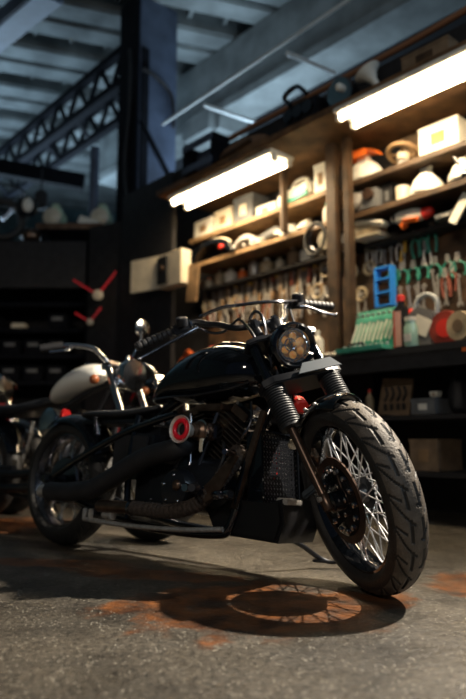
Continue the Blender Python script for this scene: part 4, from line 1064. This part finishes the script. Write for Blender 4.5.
MB().box((1.43, .06, .345), (.13, .035, .03), (0, -.5, -.3), bev=.006).build('horn_bracket', mat('grey satin plate', (.1, .13, .15)), bike)
MB().lathe([(.008, 0), (.02, .01), (.02, .02)], (1.38, -.04, .50), (1, -.3, 0), 14).build('horn_button', cream, bike)
# side stand on the far side
sd = MB().tube(smooth([(1.22, .14, .16), (1.27, .22, .12), (1.30, .30, .075), (1.34, .34, .058), (1.38, .36, .075), (1.40, .37, .095)], 5), .010, 10).build('side_stand', satin, bike)
MB().box((1.31, .31, .060), (.07, .035, .010), (.1, 0, .7), bev=.003).build('stand_foot', satin, sd)
# misc hoses on engine
for pts, m_, r_ in (([(.90, -.13, .52), (.93, -.15, .46), (.90, -.15, .40), (.88, -.13, .36)], matte, .007), ([(1.10, -.10, .50), (1.14, -.14, .44), (1.12, -.15, .38), (1.08, -.14, .34)], matte, .007), ([(1.22, -.09, .66), (1.25, -.12, .58), (1.22, -.13, .52), (1.18, -.10, .50)], dchrome, .005)):
    MB().tube(smooth(pts, 5), r_, 8).build('hose', m_, bike)
# red cylinder seen between the fork legs
steered(MB().lathe([(.0, 0), (.028, .002), (.030, .01), (.030, .06), (.02, .07)], (1.30, .02, .66), (.8, -.2, -.2), 20).build('horn', redp, bike))

# ================================================================== BACKGROUND MOTORCYCLES
def bg_bike(lab, loc, head, paint, seatmat, lean=R(5), mirror=(1,)):
    b = thing('parked_motorcycle', lab, 'motorcycle', loc); b.rotation_euler = (-lean, 0, head)
    wb = 1.55; r = .32
    for nm, x in (('rear_wheel', 0), ('front_wheel', wb)):
        w_ = MB().lathe([(.03, -.06), (.05, -.03), (.05, .03), (.03, .06)], (x, 0, r), (0, 1, 0), 20).build(nm, dchrome, b)
        MB().torus((x, 0, r), (0, 1, 0), r - .06, .062, 48, 14).build('tyre', rubber, w_)
        MB().lathe([(r - .10, -.04), (r - .115, 0), (r - .10, .04), (r - .09, 0)], (x, 0, r), (0, 1, 0), 48, cap=False, closed=True).build('rim', chrome, w_)
        for k in range(16):
            a = 2 * PI * k / 16; a2 = a + (.5 if k % 2 else -.5)
            MB().tube([(x + .045 * math.cos(a), .03 * (-1) ** k, r + .045 * math.sin(a)), (x + (r - .11) * math.cos(a2), 0, r + (r - .11) * math.sin(a2))], .0035, 5).build('spoke', chrome, w_)
        MB().lathe([(.07, -.05), (.12, -.048), (.12, -.042), (.07, -.04)], (x, 0, r), (0, 1, 0), 28, cap=False, closed=True).build('brake_disc', steel, w_)
    fender((0, 0, r), r + .03, .17, R(20), R(165), taper=.2).build('rear_mudguard', gloss, b)
    fender((wb, 0, r), r + .03, .15, R(40), R(150), taper=.2).build('front_mudguard', gloss, b)
    tk = MB().sections([(.62, 0, .76, .03, .02, .02), (.70, 0, .80, .10, .06, .05), (.84, 0, .86, .120, .075, .07), (.98, 0, .89, .12, .085, .07), (1.08, 0, .90, .09, .065, .06), (1.12, 0, .88, .04, .04, .04)], 26, 2.2).build('fuel_tank', paint, b, sub=1)
    MB().lathe([(.03, 0), (.03, .015)], (.93, 0, .962)).build('fuel_cap', chrome, tk)
    MB().sections([(-.05, 0, .68, .08, .04, .03), (.12, 0, .70, .13, .05, .03), (.38, 0, .70, .14, .04, .03), (.58, 0, .74, .07, .04, .03), (.64, 0, .76, .03, .02, .02)], 22, 2.6).build('seat', seatmat, b)
    MB().sections([(.62, 0, .34, .10, .10, .10), (.80, 0, .36, .14, .14, .14), (.98, 0, .34, .13, .10, .12)], 20, 3).build('crankcase', chrome, b)
    for (x0, x1) in ((.84, .94), (.76, .68)):
        c_ = MB().cyl((x0, 0, .44), (x1, 0, .68), .05)
        for k in range(9):
            p = Vector((x0, 0, .46)).lerp(Vector((x1, 0, .64)), k / 8); c_.lathe([(.082, -.003), (.082, .003)], p, (x1 - x0, 0, .24), 18)
        c_.build('cylinder', dchrome, b)
    MB().lathe([(.09, 0), (.09, .05), (.06, .07)], (.84, -.13, .60), (0, -1, 0)).build('air_filter', chrome, b)
    for z0 in (.30, .22):
        MB().tube(smooth([(.92, -.10, .55), (1.0, -.16, .46), (.90, -.18, z0 + .05), (.6, -.18, z0), (.0, -.18, z0)], 5), .026, 14).build('exhaust_pipe', satin, b)
    MB().tube(smooth([(.6, 0, .66), (.95, 0, .80), (1.18, 0, .86)], 4), .022).build('backbone', matte, b)
    for sg in (-1, 1):
        MB().tube(smooth([(1.19, sg * .04, .80), (1.06, sg * .12, .4), (1.0, sg * .12, .18), (.5, sg * .12, .18), (0, sg * .12, r)], 5), .018).build('frame_tube', matte, b)
        MB().tube([(wb, sg * .10, r), (wb - .33, sg * .10, .93)], .022, 12).build('fork_leg', chrome, b)
        sh = MB().cyl((.10, sg * .15, .32), (.22, sg * .15, .66), .018, 12).build('shock_absorber', chrome, b)
        pr = []
        for k in range(11): pr += [(.02, k * .022), (.034, .005 + k * .022), (.034, .012 + k * .022), (.02, .017 + k * .022)]
        MB().lathe(pr, (.12, sg * .15, .37), (.12, 0, .34), 14).build('spring', chrome, sh)
        MB().tube([(0, sg * .14, r), (.5, sg * .14, .33)], .02).build('swingarm', matte, b)
    hb_ = MB().tube(smooth([(.95, -.36, 1.0), (1.03, -.26, 1.03), (1.12, -.14, 1.03), (1.19, -.06, .95), (1.19, .06, .95), (1.12, .14, 1.03), (1.03, .26, 1.03), (.95, .36, 1.0)], 5), .014, 12).build('handlebar', chrome, b)
    for sg in (-1, 1):
        MB().cyl((.945, sg * .365, .998), (1.02, sg * .27, 1.028), .024, 14).build('grip', matte, hb_)
        if sg in mirror: MB().tube([(1.06, sg * .22, 1.03), (1.10, sg * .25, 1.17), (1.07, sg * .28, 1.24)], .008, 8).build('mirror_stem', chrome, hb_)
        if sg in mirror: MB().lathe([(.02, -.025), (.058, -.008), (.06, 0), (.055, .004)], (1.06, sg * .29, 1.25), (-1, 0, 0), 22).build('mirror', chrome, hb_)
        MB().tube(smooth([(1.05, sg * .23, 1.02), (1.09, sg * .30, .99), (1.04, sg * .37, .97)], 4), .008, 8).build('lever', chrome, hb_)
        MB().ball((1.2, sg * .17, .84), .028).build('indicator', mat('dull amber lens', (.25, .07, .02), .3), b)
    h_ = MB().lathe([(.03, -.15), (.08, -.10), (.095, 0), (.09, .015), (.0, .025)], (1.33, 0, .88), (1, 0, 0), 30).build('headlight', chrome, b)
    MB().tube(smooth([(.8, .12, .2), (.84, .25, .08), (.86, .32, .035)], 4), .012).build('side_stand', chrome, b)
    MB().box((1.22, 0, .93), (.08, .24, .03), (0, -.4, 0), bev=.006).build('fork_clamp', chrome, b)
    MB().box((-.30, 0, .60), (.05, .14, .07), bev=.01).build('tail_lamp', redp, b)
    return b
bx = bg_bike('parked chrome motorcycle with white tank just behind the black one', (-1.66, 4.42, 0), R(-38), tank_white, leather)
by = bg_bike('parked dark motorcycle with chrome bars behind the white tanked one', (-2.9, 5.5, 0), R(-32), gloss, matte, mirror=())
bz = bg_bike('parked chrome motorcycle with black tank seen through the handlebar gap', (-1.13, 5.6, 0), R(-60), gloss, leather, mirror=())
# clutter around
t = thing('tool_trolley', 'red tool trolley in the dark behind the parked motorcycles at left', 'trolley', (-2.62, 6.4, 0))
MB().box((0, 0, .62), (.7, .4, .75), bev=.02).build('cabinet', red, t)
for k in range(3):
    dr = MB().box((0, -.205, .38 + k * .22), (.62, .02, .18), bev=.005).build('drawer', red, t)
    MB().box((0, -.225, .42 + k * .22), (.5, .015, .02)).build('handle', steel, dr)
for x in (-.28, .28):
    for y in (-.15, .15): MB().lathe([(.05, -.02), (.05, .02)], (x, y, .05), (0, 1, 0)).build('castor', matte, t); MB().box((x, y, .16), (.04, .04, .18)).build('castor_fork', steel, t)
for i, (u, v, s_, m_, lab) in enumerate(((172, 352, .13, orange, 'round orange helmet on the crate behind the grips'), (188, 345, .12, orange, 'orange helmet beside the other one, right behind the fuel tank'))):
    pass
t = thing('hydraulic_pump', 'dull orange hydraulic hand pump on the bench behind the black tank', 'pump', W(2.72, .22, BZ), WROT)
MB().box((0, 0, .012), (.62, .24, .024), bev=.006).build('base_plate', matte, t)
om = mat('dull orange paint', (.60, .11, .02), .45)
MB().tube(smooth([(-.26, 0, .05), (-.2, 0, .16), (0, 0, .12), (.12, 0, .20), (.24, 0, .06)], 5), .045, 12).build('orange_arm', om, t)
MB().torus((-.05, -.05, .15), (.3, 1, .2), .08, .028, 24, 10).build('orange_hook', om, t)
MB().lathe([(.06, 0), (.07, .16), (.05, .20), (.02, .24)], (.24, 0, .02)).build('hydraulic_ram', redp, t)

# ================================================================== LIGHT
def area(loc, target, sx, sy, e, col, nm):
    l = bpy.data.lights.new(nm, 'AREA'); l.shape = 'RECTANGLE'; l.size = sx; l.size_y = sy; l.energy = e; l.color = col
    o = bpy.data.objects.new(nm, l); COL.objects.link(o); o.location = loc
    o.rotation_euler = (Vector(target) - Vector(loc)).to_track_quat('-Z', 'Y').to_euler(); return o
# lamp rows continue to the right of the frame; an unshaded workshop bulb hangs there too
l = bpy.data.lights.new('workshop bulb', 'SPOT'); l.energy = 1850; l.color = (1, .88, .72); l.shadow_soft_size = .03; l.spot_size = R(84); l.spot_blend = 1.0
o = bpy.data.objects.new('workshop_bulb', l); COL.objects.link(o); o.location = (2.2, 2.85, 3.05); o.rotation_euler = (Vector((.2, 2.95, 0)) - o.location).to_track_quat('-Z', 'Y').to_euler()
# tubes' real output (mesh tubes light too)
for (s0, q, z, L_, e) in ((1.97, -.06, 2.69, 1.3, 26), (-.05, -.06, 2.76, 1.3, 30)):
    a_ = area(W(s0, q, z), W(s0, q + .12, 0), L_, .12, e, (1, .74, .44), 'tube light')
    a_.rotation_euler = Euler((R(0), 0, WROT)).to_matrix().to_euler(); a_.rotation_euler.x = R(10)
# added cool lights: fill behind the viewer's right, two uplights brightening the ceiling
area((4.5, -2.5, 4.6), (-.5, 4, 1.5), 2.2, 1.4, 90, (.62, .82, 1.0), 'added cool fill')
area((.3, 7.8, 3.4), (.1, 7.7, 6), 1.6, 1.6, 80, (.62, .82, 1.0), 'added ceiling uplight right')
area((-3.6, 10.5, 3.6), (-3.0, 9.5, 6), 3.0, 3.0, 165, (.55, .78, 1.0), 'added ceiling uplight left')
area((-1.6, -2.4, 3.2), (.3, 2.4, .9), .4, .4, 55, (1, .88, .74), 'added warm fill')  # warm fill added for headlight and chrome highlights, no fixture modelled
w = bpy.data.worlds.new('world'); S.world = w; w.use_nodes = True
w.node_tree.nodes['Background'].inputs['Color'].default_value = (.35, .55, .9, 1); w.node_tree.nodes['Background'].inputs['Strength'].default_value = .045

S.view_settings.view_transform = 'Standard'; S.view_settings.look = 'None'; S.view_settings.gamma = 1; S.view_settings.exposure = 0
S.view_settings.use_curve_mapping = False
